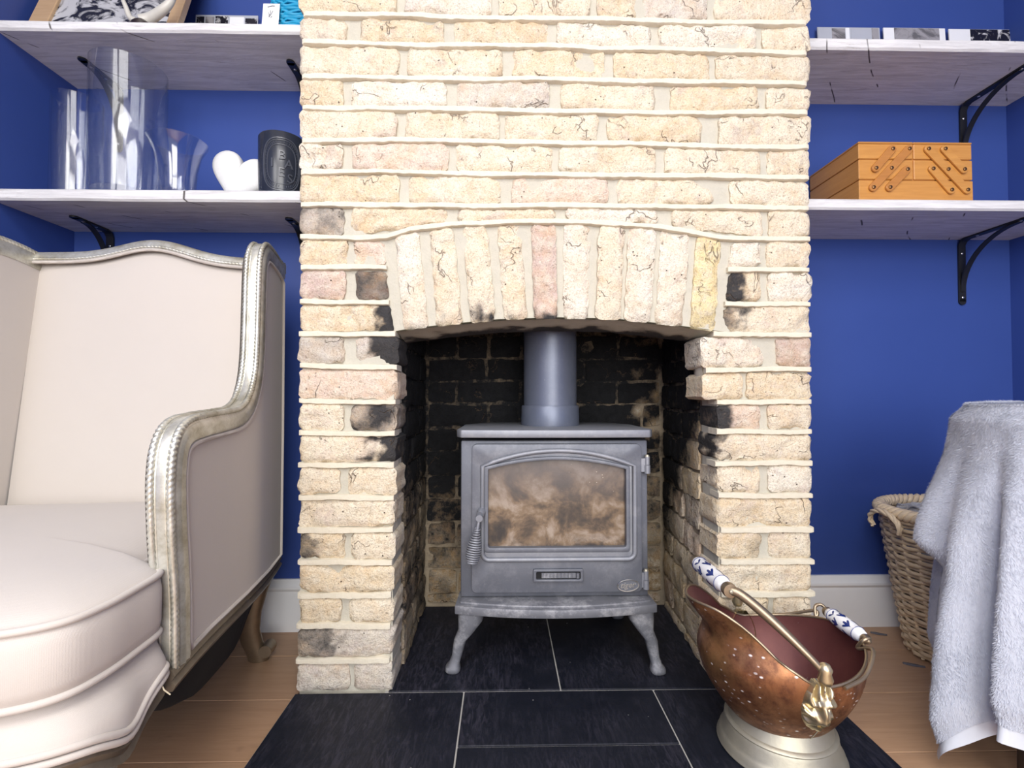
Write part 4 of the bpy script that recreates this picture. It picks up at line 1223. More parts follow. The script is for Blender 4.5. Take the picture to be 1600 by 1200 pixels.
m.add(vs_, [(0, 1, 3, 2), (4, 6, 7, 5), (0, 4, 5, 1), (2, 3, 7, 6), (0, 2, 6, 4), (1, 5, 7, 3)]); m.build('print', 'print_bw', pic)
# antler ornament standing before it
yh_ = 0.129
b0 = on_y(222, 60, yh_)
ant = thing('antler_ornament', 'pale curved antler ornament standing in front of the framed picture', 'ornament', (b0.x, yh_, zU))
P1 = [on_y(222, 44, yh_), on_y(236, 28, yh_), on_y(256, 14, yh_ - 0.01), on_y(268, 0, yh_ - 0.01), on_y(276, -30, yh_), on_y(270, -70, yh_ + 0.01)]
P2 = [on_y(212, 44, yh_), on_y(203, 27, yh_), on_y(197, 12, yh_), on_y(192, 0, yh_), on_y(180, -28, yh_ + 0.01), on_y(182, -60, yh_ + 0.01)]
P1[0].z = P2[0].z = zU + 0.022
s1 = spline(P1, 8); s2 = spline(P2, 8)
m = MB().tube(s1, [0.016 - 0.012 * k / len(s1) for k in range(len(s1))], 10); m.build('horn', 'horn', ant, smooth=60)
m = MB().tube(s2, [0.008 - 0.005 * k / len(s2) for k in range(len(s2))], 10); m.build('horn', 'horn', ant, smooth=60)
m = MB().lathe([(0.001, 0), (0.024, 0), (0.024, 0.010), (0.015, 0.020), (0.001, 0.022)], (b0.x, yh_, zU), 24); m.build('base', 'dark_wood', ant, smooth=40)
def print_card(name, label, cat, pxl, pxr, pyt, y, ztop, zbase, mat, lean_=0.06, panels=(), group=None, th=0.003):
    x0, x1 = on_y(pxl, pyt, y).x, on_y(pxr, pyt, y).x; h = on_y((pxl + pxr) / 2, pyt, y).z - zbase
    t = thing(name, label, cat, ((x0 + x1) / 2, y, zbase), group)
    def slab(xa, xb, h0, h1, d0, d1, nm, mt):
        m = MB(); vs_ = [(x, y - lean_ * (h - hh_) + d, zbase + hh_) for d in (d0, d1) for hh_ in (h0, h1) for x in (xa, xb)]
        m.add(vs_, [(0, 1, 3, 2), (4, 6, 7, 5), (0, 4, 5, 1), (2, 3, 7, 6), (0, 2, 6, 4), (1, 5, 7, 3)]); return m.build(nm, mt, t)
    slab(x0, x1, 0, h, -th, 0, 'card', mat)
    for a, b, c, d, mt in panels:
        slab(x0 + (x1 - x0) * a, x0 + (x1 - x0) * b, h * c, h * d, -th - 0.0008, -th + 0.0005, 'picture_area', mt)
    return t
print_card('photo_strip', 'low strip of tiny photo prints between the framed picture and the white tag', 'photo', 307, 404, 25, YB - 0.012, 0, zU, 'paper_grey', 0.05,
           [(0.02, 0.14, 0.5, 0.97, 'print_dark'), (0.16, 0.30, 0.5, 0.97, 'print_grey'), (0.32, 0.52, 0.5, 0.98, 'print_dark'), (0.55, 0.78, 0.5, 0.97, 'paper'), (0.80, 0.99, 0.5, 0.95, 'print_dark')])
# turquoise straw trinket with its white swing tag
yb_ = 0.165
xa, xb = on_y(428, 20, yb_).x, CHL - 0.004
bas = thing('straw_pouch', 'turquoise woven straw pouch at the chimney end of the upper shelf', 'pouch', ((xa + xb) / 2, yb_, zU))
wv = MB()
hw_, hd_ = (xb - xa) / 2, 0.04; hB = 0.15; xc_ = (xa + xb) / 2
NS = 20
for r in range(19):
    z = zU + 0.005 + r * 0.0078
    pts = []
    for k in range(NS * 4):
        a = 2 * PI * k / (NS * 4)
        b = 1 + 0.05 * math.sin(NS * a / 1.0 + (r % 2) * PI) 
        bulge = 0.93 + 0.07 * math.sin(PI * min(1, r / 18))
        pts.append((xc_ + hw_ * 0.93 * bulge * b * math.copysign(abs(math.cos(a)) ** 0.6, math.cos(a)), yb_ + hd_ * b * math.copysign(abs(math.sin(a)) ** 0.6, math.sin(a)), z + 0.0016 * math.sin(NS * a + r)))
    wv.tube(pts, 0.0042, 6, loop=True)
wv.build('woven_side', 'teal', bas, smooth=60)
m = MB().lathe([(0.001, 0.001), (0.85, 0.001), (0.85, 0.006), (0.001, 0.006)], (0, 0, 0), 24)
m.v = [(xc_ + a * hw_ * 0.95, yb_ + b * hd_ * 0.95, zU + c) for a, b, c in m.v]; m.build('base', 'teal', bas)
yt_ = 0.108
ta, tb = on_y(409, 20, yt_), on_y(435, 20, yt_)
tgz = on_y(420, 2, yt_).z
tagm = thing('swing_tag', 'white card swing tag with a small grey motif in front of the turquoise pouch', 'tag', ((ta.x + tb.x) / 2, yt_, zU))
card = MB().add([(x, yt_ + d + (z - zU) * 0.12, z) for d in (0, 0.0015) for z in (zU, tgz) for x in (ta.x, tb.x)], [(0, 1, 3, 2), (4, 6, 7, 5), (0, 4, 5, 1), (2, 3, 7, 6), (0, 2, 6, 4), (1, 5, 7, 3)]).build('card', 'paper', tagm)
mk = MB(); cxm = (ta.x + tb.x) / 2; hz = tgz - zU
def tp(u, v): return (cxm + u, yt_ - 0.0008 + (hz * v) * 0.12, zU + hz * v)
mk.tube([tp(-0.009, 0.83), tp(-0.002, 0.86), tp(0.002, 0.89), tp(0.009, 0.885)], 0.0009, 5)
for u0, v0, u1, v1 in ((-0.004, 0.36, 0.005, 0.66), (-0.004, 0.36, -0.007, 0.60), (0.0, 0.34, 0.004, 0.42), (-0.003, 0.45, -0.001, 0.68)):
    mk.tube([tp(u0, v0), tp((u0 + u1) / 2 + 0.001, (v0 + v1) / 2), tp(u1, v1)], 0.0006, 4)
mk.build('printed_motif', 'ink', card)

# ------------------------------------------------------------ right shelves: photo prints, sewing box
zUR = zs_['ur'][0]
print_card('photo_strip', 'grey strip of four small photo prints nearest the chimney, propped on the wall', 'photo', 1276, 1373, 44, YB - 0.012, 0, zUR, 'paper_grey', 0.05,
           [(0.01, 0.20, 0.7, 0.99, 'paper_grey'), (0.23, 0.44, 0.72, 0.98, 'print_grey'), (0.45, 0.51, 0.7, 0.99, 'paper'), (0.54, 0.82, 0.72, 0.97, 'paper_grey'), (0.87, 0.98, 0.72, 0.99, 'print_grey')])
print_card('photo_print', 'white bordered photo print with a grey picture, middle of three propped prints', 'photo', 1379, 1475, 45, YB - 0.012, 0, zUR, 'paper', 0.05, [(0.17, 0.90, 0.1, 0.995, 'print_grey')])
print_card('photo_print', 'white photo print with a dark speckled picture above the right bracket', 'photo', 1481, 1578, 47, YB - 0.012, 0, zUR, 'paper', 0.05, [(0.34, 1.0, 0.1, 0.995, 'print_dark')])

zR = zs_['lr'][0]
yf = 0.128
bx0, bx1 = on_y(1342, 260, yf).x, on_y(1520, 260, yf).x
bzt = on_y(1342, 221, yf).z; bh = bzt - zR; yb2 = YB - 0.006
xm = on_y(1427.5, 260, yf).x
box = thing('sewing_box', 'honey coloured wooden cantilever sewing box with folding lever arms on its end', 'sewing box', ((bx0 + bx1) / 2, (yf + yb2) / 2, zR))
def tier(x0, x1, z0, z1, nm, mat='honey'):
    m = MB().box(x0, yf, z0, x1, yb2, z1); return m.build(nm, mat, box, bevel=0.0016, seg=1)
t1, t2 = on_y(1400, 281, yf).z, on_y(1400, 249, yf).z
gp = 0.0012
tier(bx0, bx1, zR, t1 - gp, 'bottom_box')
tier(bx0, xm - gp, t1 + gp, t2 - gp, 'tray'); tier(xm + gp, bx1 - 0.001, t1 + gp, t2 - gp, 'tray')
lidl = tier(bx0, xm - gp, t2 + gp, bzt - 0.006, 'tray'); lidr = tier(xm + gp, bx1 - 0.002, t2 + gp, bzt - 0.006, 'tray')
def lid(x0, x1):
    MB().box(x0 - 0.001, yf - 0.001, bzt - 0.0055, x1 + 0.001, yb2, bzt).build('lid', 'honey', box, bevel=0.002, seg=1)
lid(bx0, xm - gp); lid(xm + gp, bx1 - 0.002)
# inside the joints the gaps stay dark
MB().box(bx0 + 0.004, yf + 0.004, zR + 0.004, bx1 - 0.006, yb2 - 0.004, bzt - 0.004).build('core', 'honey_dark', box)
def lever(p0, p1, mat):
    a, b = on_y(p0[0], p0[1], yf - 0.004), on_y(p1[0], p1[1], yf - 0.004)
    d = (b - a).normalized(); n = V((-d.z, 0, d.x)); w = 0.0105
    poly = []
    for c, a0 in ((b, math.atan2(n.z, n.x) - PI), (a, math.atan2(n.z, n.x))):
        pass
    for c, sgn in ((b, 1), (a, -1)):
        for k in range(7):
            q = -PI / 2 + PI * k / 6
            poly.append(c + d * (sgn * math.cos(q) * w) + n * (sgn * math.sin(q) * w))
    m = MB(); nn = len(poly)
    m.add([(p.x, yf - 0.0065, p.z) for p in poly] + [(p.x, yf - 0.0004, p.z) for p in poly], [tuple(range(nn)), tuple(reversed(range(nn, 2 * nn)))] + [(i, (i + 1) % nn, nn + (i + 1) % nn, nn + i) for i in range(nn)])
    lv = m.build('lever_arm', mat, box, bevel=0.0012, seg=1)
    mid = [(p0, p1)]
    pins = [a, b]
    if (b - a).length > 0.105: pins.append((a + b) / 2)
    for p in pins:
        MB().lathe([(0.0050, 0), (0.0046, 0.0022), (0.002, 0.0034)], (p.x, yf - 0.0065, p.z), 10, (0, -1, 0)).build('screw', 'screw_head', lv, smooth=50)
for p0, p1, mt in (((1394, 233), (1368, 263), 'honey_dark'), ((1420, 233), (1364, 293), 'honey_dark'), ((1417, 265), (1390, 293), 'honey_dark'),
                   ((1450, 233), (1511, 297), 'honey'), ((1476, 233), (1506, 265), 'honey'), ((1457, 264), (1486, 297), 'honey')):
    lever(p0, p1, mt)
# ------------------------------------------------------------ wing armchair
AC = math.radians(5.5)
CR, CB = V((math.cos(AC), math.sin(AC), 0)), V((-math.sin(AC), math.cos(AC), 0))
CO = V((-0.826, -0.437, 0))
def cw(x, y, z): return CO + CR * x + CB * y + V((0, 0, z))
chair = thing('wing_armchair', 'cream linen wing armchair with carved silver gilt frame, beside the brick chimney', 'armchair', cw(0, 0.2, 0))
def hw(y): return 0.349 - 0.049 * y / 0.565
SP = [(0.004, .300), (0.0, .40), (-.014, .51), (-.018, .585), (-.006, .634), (.028, .659), (.09, .666), (.18, .669), (.255, .674), (.305, .694), (.342, .738), (.358, .80), (.364, .90), (.368, .98), (.380, 1.025), (.408, 1.052), (.44, 1.058), (.49, 1.054), (.53, 1.047), (.565, 1.040)]
sp2 = [(p.x, p.y) for p in spline([(a, b, 0) for a, b in SP], 5)]
def off_path(d):
    out = []
    for i, (y, z) in enumerate(sp2):
        a = sp2[max(i - 1, 0)]; b = sp2[min(i + 1, len(sp2) - 1)]
        t = V((b[0] - a[0], b[1] - a[1])).normalized(); n = V((-t.y, t.x))
        out.append((y + n.x * d, z + n.y * d))
    return out
def poly_panel(pts3, normal, nm, inset, depth, mat, parent, steps=2):
    me = bpy.data.meshes.new(nm); bm = bmesh.new()
    vs_ = [bm.verts.new(V(p) - ORG[parent.name]) for p in pts3]
    f = bm.faces.new(vs_); bm.normal_update()
    if f.normal.dot(normal) < 0: f.normal_flip()
    for k in range(steps):
        bmesh.ops.inset_region(bm, faces=[f], thickness=inset / steps * (0.6 + k), depth=depth / steps * (1.4 - 0.6 * k), use_even_offset=True)
    bmesh.ops.triangulate(bm, faces=[f])
    bm.to_mesh(me); bm.free(); me.shade_smooth(); me.materials.append(MAT[mat])
    o = bpy.data.objects.new(nm, me); COL.objects.link(o); o.parent = parent; ORG[o.name] = ORG[parent.name]
    return o
RAILP = [(-.016, -.034), (-.0175, -.004), (-.014, .003), (-.007, .0045), (0, .0052), (.007, .0045), (.014, .003), (.0175, -.004), (.016, -.034)]
for s in (1, -1):
    nm = 'right' if s > 0 else 'left'
    P = [cw(s * (hw(y) - .0185), y, z) for y, z in sp2]
    rail = MB().sweep(P, CR, RAILP).build('arm_rail', 'silver', chair, smooth=50)
    # rope beads along both edges of the rail
    for a in (-.0135, .0135):

        op = off_path(.0035)
        dense = spline([(b, c, 0) for b, c in op], 5)
        m = MB().tube([cw(s * (hw(p.x) - .0185) + a, p.x, p.y) for p in dense], .0050, 8, twist=(.0085, .26, 2))
        m.tube([cw(s * (hw(p.x) - .0185) + a * .50, p.x, p.y) for p in spline([(b, c, 0) for b, c in off_path(.0046)], 2)], .0011, 5)
        m.build('rope_bead', 'silver', rail, smooth=70)
    # outer moulding and piping
    mo = [cw(s * (hw(y) - .002), y, z) for y, z in off_path(-.016)]
    MB().sweep(mo, CR, [(-.006, -.016), (.002 * s, -.015), (.005 * s, -.009), (.003 * s, -.003), (.006 * s, .004), (.002 * s, .012), (-.006, .012)]).build('side_moulding', 'silver', chair, smooth=50)
    pp = off_path(-.036)
    pts = [cw(s * (hw(y) - .002), y, z) for y, z in pp]
    lower = [cw(s * (hw(y) - .002), y, z) for y, z in ((.56, 1.0), (.565, .60), (.562, .285), (.45, .282), (.30, .29), (.12, .305), (.045, .308))]
    loop = [p for p in pts if True][1:-2] + lower
    MB().tube(loop, .0042, 6, loop=True).build('piping', 'linen', chair, smooth=60)
    poly_panel(loop, CR * s, 'outer_panel', .05, .007, 'linen', chair, 3)
    inner = [cw(s * (hw(y) - .034), y, z) for y, z in off_path(-.010)] + [cw(s * (hw(.56) - .034), .56, .36), cw(s * (hw(0) - .034), .01, .36)]
    poly_panel(inner, -CR * s, 'inner_panel', .06, .014, 'linen', chair, 3)
    slab_ = [(y, z) for y, z in off_path(-.012)] + [(.565, .27), (.004, .29)]
    m = MB(); n = len(slab_)
    m.add([cw(s * (hw(y) - .033), y, z) for y, z in slab_] + [cw(s * (hw(y) - .006), y, z) for y, z in slab_], [tuple(range(n)), tuple(reversed(range(n, 2 * n)))] + [(i, (i + 1) % n, n + (i + 1) % n, n + i) for i in range(n)])
    m.build('side_frame', 'linen', chair)
# back
def crest(x): return 1.052 + 0.036 * math.exp(-(x / .105) ** 2) - 0.004 * (abs(x) / .27) ** 2
xb_ = hw(.5) - .034
def backf(u, v):
    x = (2 * u - 1) * xb_; zt__ = crest(x) - .012; z = .36 + (zt__ - .36) * v
    puff = .030 * (1 - (2 * u - 1) ** 6) * (1 - (2 * v - 1) ** 8)
    return cw(x, .452 + .085 * v - puff + .004, z)
m = MB().grid(backf, 28, 28)
m.build('back_cushion', 'linen', chair, smooth=80)
m = MB()
rings = []
for k in range(25):
    x = (k / 24 * 2 - 1) * (hw(.55) - .01); rings.append([cw(x, .50, .27), cw(x, .545, crest(x) - .008), cw(x, .568, crest(x) - .008), cw(x, .568, .27)])
m.loft(rings).build('back_panel', 'linen', chair, smooth=40)
tp_ = [cw(x, .545, crest(x)) for x in [(-xb_ - .03) + (2 * xb_ + .06) * k / 60 for k in range(61)]]
tr_ = MB().sweep(tp_, -CB, [(-.024, -.014), (-.024, .002), (-.014, .008), (-.004, .005), (.006, .009), (.018, .006), (.024, -.002), (.026, -.014)]).build('top_rail', 'silver', chair, smooth=50)
MB().tube([p + CB * -.025 + V((0, 0, -.013)) for p in spline(tp_, 4)], .0042, 8, twist=(.0085, .2, 2)).build('rope_bead', 'silver', tr_, smooth=70)
MB().tube([p + CB * -.027 + V((0, 0, -.021)) for p in tp_], .0042, 6).build('piping', 'linen', chair, smooth=60)
# seat base, cushion
OUT = [(.262, .44), (.272, .2), (.282, .03), (.288, -.002), (.318, -.006), (.333, -.022), (.334, -.07), (.330, -.125), (.312, -.168), (.262, -.191), (.16, -.204), (0, -.212)]
half = [(p.x, p.y) for p in spline([(a, b, 0) for a, b in OUT], 5)]
outl = half + [(-a, b) for a, b in reversed(half[:-1])]
def sc_out(s, dy=0, wx=0.0):
    return [((a + math.copysign(wx, a) if abs(a) > .2 else a) * s, (b - .12) * s + .12 + dy) for a, b in outl]
def ring(ol, zf): return [cw(a, b, zf(a, b) if callable(zf) else zf) for a, b in ol]
zcb, zct = .362, .447
rings = [ring(sc_out(.6), zcb), ring(sc_out(.985), zcb), ring(sc_out(1.0), zcb + .004), ring(sc_out(1.012), zcb + .02), ring(sc_out(1.012), zct - .02), ring(sc_out(1.0), zct - .004), ring(sc_out(.985), zct + .002), ring(sc_out(.93), zct + .012), ring(sc_out(.8), zct + .022), ring(sc_out(.6), zct + .029), ring(sc_out(.35), zct + .032), ring(sc_out(.12), zct + .033)]
cush = MB().loft(rings).build('seat_cushion', 'linen', chair, smooth=70)
MB().tube(ring(sc_out(1.0), zct), .0048, 8, loop=True).build('piping', 'linen', cush, smooth=70)
MB().tube(ring(sc_out(1.0), zcb + .002), .0048, 8, loop=True).build('piping', 'linen', cush, smooth=70)
def dip(a, b):
    return .311 - .028 * math.exp(-(((abs(a) - .345) / .05) ** 2 + ((b + .105) / .045) ** 2)) - .004 * math.exp(-(a / .1) ** 2)
bo = [(a * (1.035 + .03 * smoothstep(-.06, -.13, b)), (b - .12) * 1.02 + .12) for a, b in outl]
bo2 = [(a * 1.025, (b - .12) * 1.01 + .12) for a, b in outl]
bo3 = [(a * .945, (b - .12) * .935 + .12) for a, b in outl]
bo4 = [(a * .985, (b - .12) * .975 + .12) for a, b in outl]
base = MB().loft([ring(bo3, lambda a, b: dip(a, b) - .002), ring(bo, lambda a, b: dip(a, b)), ring([(a * .998, b) for a, b in bo], .325), ring(bo4, .348), ring(bo3, .366), ring([(a * .6, b * .6 + .05) for a, b in outl], .373)]).build('seat_base', 'linen', chair, smooth=70)
for dz, sc in ((0.004, 1.0), (-.006, 1.0)):
    MB().tube(ring([(a * sc, b * sc) for a, b in bo], lambda a, b: dip(a, b) + dz), .0046, 8, loop=True).build('piping', 'linen', base, smooth=70)
MB().tube(ring([(a * .97, (b - .12) * .955 + .12) for a, b in outl], .360), .0042, 8, loop=True).build('piping', 'linen', base, smooth=70)
# show-wood rails under the upholstery
fr_ = bo[3 * 5:-3 * 5]
lo_ = ring([(a * .985, b * .985) for a, b in fr_], lambda a, b: dip(a, b) - .010)
MB().loft([[p + V((0, 0, .004)), p + (p - cw(0, 0.05, p.z)).normalized() * .006 + V((0, 0, -.004)), p + (p - cw(0, 0.05, p.z)).normalized() * .001 + V((0, 0, -.013)), p + (p - cw(0, 0.05, p.z)).normalized() * .005 + V((0, 0, -.022)), p + (cw(0, 0.05, p.z) - p).normalized() * .022 + V((0, 0, -.024)), p + (cw(0, 0.05, p.z) - p).normalized() * .022] for p in lo_]).build('front_rail', 'darkrail', chair, smooth=40)
for s in (1, -1):
    pr = [cw(s * (hw(y) - .018), y, z) for y, z in ((-.012, .292), (.08, .290), (.2, .282), (.35, .270), (.45, .266), (.56, .272))]
    MB().sweep(spline(pr, 4), CR, [(-.02, -.018), (.016 * s, -.018), (.020 * s, -.010), (.014 * s, -.004), (.019 * s, .004), (.015 * s, .012), (-.02, .012)]).build('side_rail', 'darkrail', chair, smooth=40)
MB().sweep([cw(x, .545, .272) for x in (-.28, 0, .28)], CB, [(-.02, -.018), (.02, -.018), (.02, .012), (-.02, .012)]).build('rear_rail', 'darkrail', chair)
# black sheet hanging below the seat, lowest across the middle
def sag_sheet(u, v):
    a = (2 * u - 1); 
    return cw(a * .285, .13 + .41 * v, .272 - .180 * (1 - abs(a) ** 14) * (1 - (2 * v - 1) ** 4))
MB().grid(sag_sheet, 14, 14).build('black_under_sheet', 'black_sheet', chair, solidify=.002, smooth=60)
def cab(path, nm, mat, seg=14, lob=False):
    rings = []
    for x, y, z, a, b in path: rings.append([cw(x + a * math.cos(2 * PI * k / seg), y + b * math.sin(2 * PI * k / seg), z) for k in range(seg)])
    return MB().loft(rings).build(nm, mat, chair, smooth=60)
for s in (1, -1):
    cab([(s * .305, -.120, .290, .034, .034), (s * .312, -.130, .24, .033, .033), (s * .314, -.138, .19, .026, .026), (s * .308, -.134, .12, .018, .018), (s * .308, -.140, .06, .016, .016), (s * .312, -.152, .03, .019, .020), (s * .315, -.158, .012, .024, .025), (s * .315, -.158, .0, .020, .020)], 'leg', 'silver')
    lg = cab([(s * .266, .545, .275, .030, .022), (s * .252, .550, .240, .034, .020), (s * .233, .556, .190, .034, .019), (s * .221, .562, .140, .031, .018), (s * .217, .570, .090, .028, .017), (s * .222, .582, .050, .027, .018), (s * .232, .592, .020, .028, .020), (s * .234, .594, .0, .026, .018)], 'leg', 'bronze')
    m = MB().tube([cw(s * .258, .570, .030), cw(s * .258, .610, .030)], [.016, .016], 14); m.build('foot_scroll', 'bronze', lg, smooth=40)
th_ = [cw(.345, -.035, .300), cw(.352, -.04, .293), cw(.358, -.036, .284)]
MB().tube(th_, .0009, 5).build('loose_thread', 'thread', chair)

# ------------------------------------------------------------ copper coal scuttle
sc0 = V((0.540, -0.186, HT))
scut = thing('coal_scuttle', 'battered copper helmet coal scuttle on a pale metal foot at the hearth corner', 'scuttle', sc0)
MB().lathe([(0.001, 0.0), (.110, 0.0), (.113, .004), (.110, .010), (.1085, .016), (.106, .019), (.103, .024), (.099, .040), (.0965, .045), (.0985, .048), (.0965, .051), (.0915, .053), (.088, .060), (.082, .074), (.001, .074)], sc0, 56).build('foot', 'pewter', scut, smooth=35)
BZ0 = .070
def hrim(ph):
    c = math.cos(ph)
    base_ = .192 + .032 * max(0, c) ** 2
    d = max(0.0, -c)
    return base_ + .066 * smoothstep(.40, .92, d) + .034 * smoothstep(-.02, .55, d)
def bowl(ph, t, off=0.0):
    h = hrim(ph); z = BZ0 + (h - BZ0) * t
    c, s = math.cos(ph), math.sin(ph)
    q = (z - BZ0) / .125                           # 0 at foot, 1 near the shoulder
    prof = .60 + .40 * math.sin(min(1, q) * PI / 2) ** 0.9 if q <= 1 else 1 - .10 * smoothstep(1, 1.9, q)
    rx = (.146 if c > 0 else .152) * prof; ry = .134 * prof
    if c < 0:
        nz = smoothstep(.19, .25, z) * max(0, -c)
        ry *= 1 - .16 * nz + .10 * smoothstep(.25, .295, z)
        rx *= 1 - .05 * smoothstep(.18, .225, z) + .36 * smoothstep(.225, .300, z) * max(0, -c)
    x = rx * c; y = ry * s
    return V((sc0.x + x * (1 - off), sc0.y + y * (1 - off), sc0.z + z + off * .02))
nph, nt_ = 96, 26
m = MB().grid(lambda u, t: bowl(2 * PI * u, t), nph, nt_, cu=True)
m.f.append(tuple(range(nph - 1, -1, -1)))
body = m.build('bowl', 'copper', scut, smooth=70, fixn=True)
m = MB().grid(lambda u, t: bowl(2 * PI * u, .06 + .94 * t, .018 * (1 - t) + .010), nph, nt_, cu=True)
m.f.append(tuple(range(nph)))
tag(m.build('bowl_lining', 'copper_in', scut, smooth=70), 'dark purplish inside of the bowl')
MB().tube([bowl(2 * PI * k / nph, 1.0, .006) + V((0, 0, .0005)) for k in range(nph)], .0026, 6, loop=True).build('rolled_rim', 'bronze', scut, smooth=60)
seam = [bowl(-PI / 2 + .10, t, -.004) for t in [k / 20 for k in range(0, 20)]]
MB().tube(seam, .0011, 5).build('seam', 'pewter', body, smooth=60)
# lion mask bosses with the bail pivots
def mask(s):
    px_ = on_y(1281, 1105, -0.32).x
    cx, cz = px_, sc0.z + .158
    ph = math.atan2(s * .134, cx - sc0.x)
    def surf(u, v):                                # u across, v up, -1..1
        w = .0275 * (1 - .66 * abs(v) ** 2.2 - .10 * max(0, -v))
        x = cx + u * w; z = cz + v * .047
        # distance of the bowl wall at this height
        q = (z - sc0.z - BZ0) / .125; prof = .60 + .40 * math.sin(min(1, max(0, q)) * PI / 2) ** .9 if q <= 1 else 1 - .10 * smoothstep(1, 1.9, q)
        yy = sc0.y + s * .134 * prof * math.sqrt(max(.05, 1 - ((x - sc0.x) / (.146 * prof)) ** 2))
        r = 1 - min(1, max(abs(u), abs(v))) ** 3
        nose = .013 * math.exp(-(u / .22) ** 2 - ((v + .08) / .34) ** 2)
        muz = .010 * math.exp(-(u / .45) ** 2 - ((v + .42) / .18) ** 2)
        brow = .008 * math.exp(-((abs(u) - .38) / .22) ** 2 - ((v - .28) / .13) ** 2)
        eye = -.008 * math.exp(-((abs(u) - .36) / .15) ** 2 - ((v - .06) / .10) ** 2)
        mouth = -.006 * math.exp(-(u / .32) ** 2 - ((v + .62) / .06) ** 2)
        chin = .008 * math.exp(-(u / .25) ** 2 - ((v + .82) / .14) ** 2)
        ang = math.atan2(v + .1, u)
        rad = math.hypot(u, v)
        mane = .0055 * math.sin(ang * 11 + rad * 5) * smoothstep(.50, .72, rad)
        cheek = .006 * math.exp(-((abs(u) - .42) / .2) ** 2 - ((v + .30) / .2) ** 2)
        d = .004 + r * .009 + nose + muz + brow + eye + mouth + chin + mane + cheek
        if max(abs(u), abs(v)) > .985: d = -.006
        return V((x, yy + s * d, z))
    mk_ = MB().grid(lambda a, b: surf(2 * a - 1, 2 * b - 1), 30, 44).build('lion_mask', 'brass', scut, smooth=80)
    top = surf(0, .98) + V((0, s * .012, 0))
    kn = MB().lathe([(.001, -.016), (.009, -.014), (.012, -.006), (.009, .004), (.011, .010), (.007, .018), (.001, .020)], top + V((0, 0, .018)), 16).build('pivot_knob', 'brass', scut, smooth=60)
    return top + V((0, 0, .020))
pv = {s: mask(s) for s in (-1, 1)}
# swinging bail with a china grip, laid forward over the spout
g0, g1 = on_x(1139, 917, 0.412), on_x(1089, 882, 0.412)
gm_ = (g0 + g1) / 2
gax = V((0, 1, 0)); half_g = (g1.y - g0.y) / 2
ends = {-1: gm_ - gax * half_g, 1: gm_ + gax * half_g}
bail = None
for s in (-1, 1):
    a, b = pv[s], ends[s]
    pts = spline([a, a.lerp(b, .18) + V((0, s * .004, .006)), a.lerp(b, .55) + V((0, s * .002, .012)), a.lerp(b, .86) + V((0, 0, .010)), b + V((-.004, -s * .002, .0))], 8)
    n = len(pts)
    r = [.0052 + .0028 * smoothstep(.2, .55, k / n) + .001 * math.sin(k / n * PI) for k in range(n)]
    o = MB().tube(pts, r, 10).build('bail_arm', 'bronze', scut, smooth=60)
    m = MB().lathe([(.001, -.008), (.0125, -.007), (.0135, 0), (.0125, .007), (.001, .008)], b, 18, (0, 1, 0)); m.build('arm_end', 'bronze', o, smooth=50)
    m = MB().lathe([(.004, 0), (.0035, .003), (.001, .004)], b + V((0, s * .008, 0)), 10, (0, s, 0)); m.build('rivet', 'pewter', o, smooth=50)
def grip(p0, p1, rmax, parent, nm='china_grip'):
    d = p1 - p0; L_ = d.length; prof = []
    for k in range(25):
        t = k / 24
        r = rmax * (.70 + .30 * math.sin(PI * t) + .10 * math.exp(-((t - .14) / .05) ** 2) + .10 * math.exp(-((t - .86) / .05) ** 2))
        if t < .03 or t > .97: r *= .55
        prof.append((r, t * L_))
    g_ = MB().lathe(prof, p0, 28, d.normalized()).build(nm, 'china', parent, smooth=60)
    # painted cobalt leaves: thin raised glaze
    ax_ = d.normalized(); e1_ = ax_.orthogonal().normalized(); e2_ = ax_.cross(e1_)
    lf = MB()
    def sp_(t, th, up=.0004):
        k = min(23.999, max(0, t * 24)); i = int(k); f = k - i
        r = prof[i][0] * (1 - f) + prof[i + 1][0] * f + up
        return p0 + ax_ * (t * L_) + (e1_ * math.cos(th) + e2_ * math.sin(th)) * r
    for q in range(4):
        for t0, dt, dth in ((.24, .15, .42), (.24, .15, -.42), (.22, .20, 0), (.50, .15, .42), (.50, .15, -.42), (.48, .20, 0), (.70, .10, .40), (.70, .10, -.40)):
            th0_ = q * PI / 2 + (.78 if .4 < t0 < .6 else 0)
            c = []
            nn_ = 10; o_ = len(lf.v)
            for k in range(nn_):
                a_ = 2 * PI * k / nn_
                lx = .5 + .5 * math.cos(a_); ly = math.sin(a_) * (.42 + .62 * lx)
                tt = t0 + dt * lx; th = th0_ + dth * lx * 1.25 + ly * .22
                c.append(sp_(tt, th))
            lf.add(c + [sp_(t0 + dt * .6, th0_ + dth * .75, .0009)], [(k, (k + 1) % nn_, nn_) for k in range(nn_)])
    for t in (.15, .85):
        lf.tube([sp_(t, 2 * PI * k / 28) for k in range(28)], .0006, 4, loop=True)
    tag(lf.build('painted_leaves', 'cobalt', g_, smooth=60), 'cobalt blue leaf pattern')
    return g_
grip(ends[-1] + gax * .008, ends[1] - gax * .008 + gax * .012, .0165, scut)
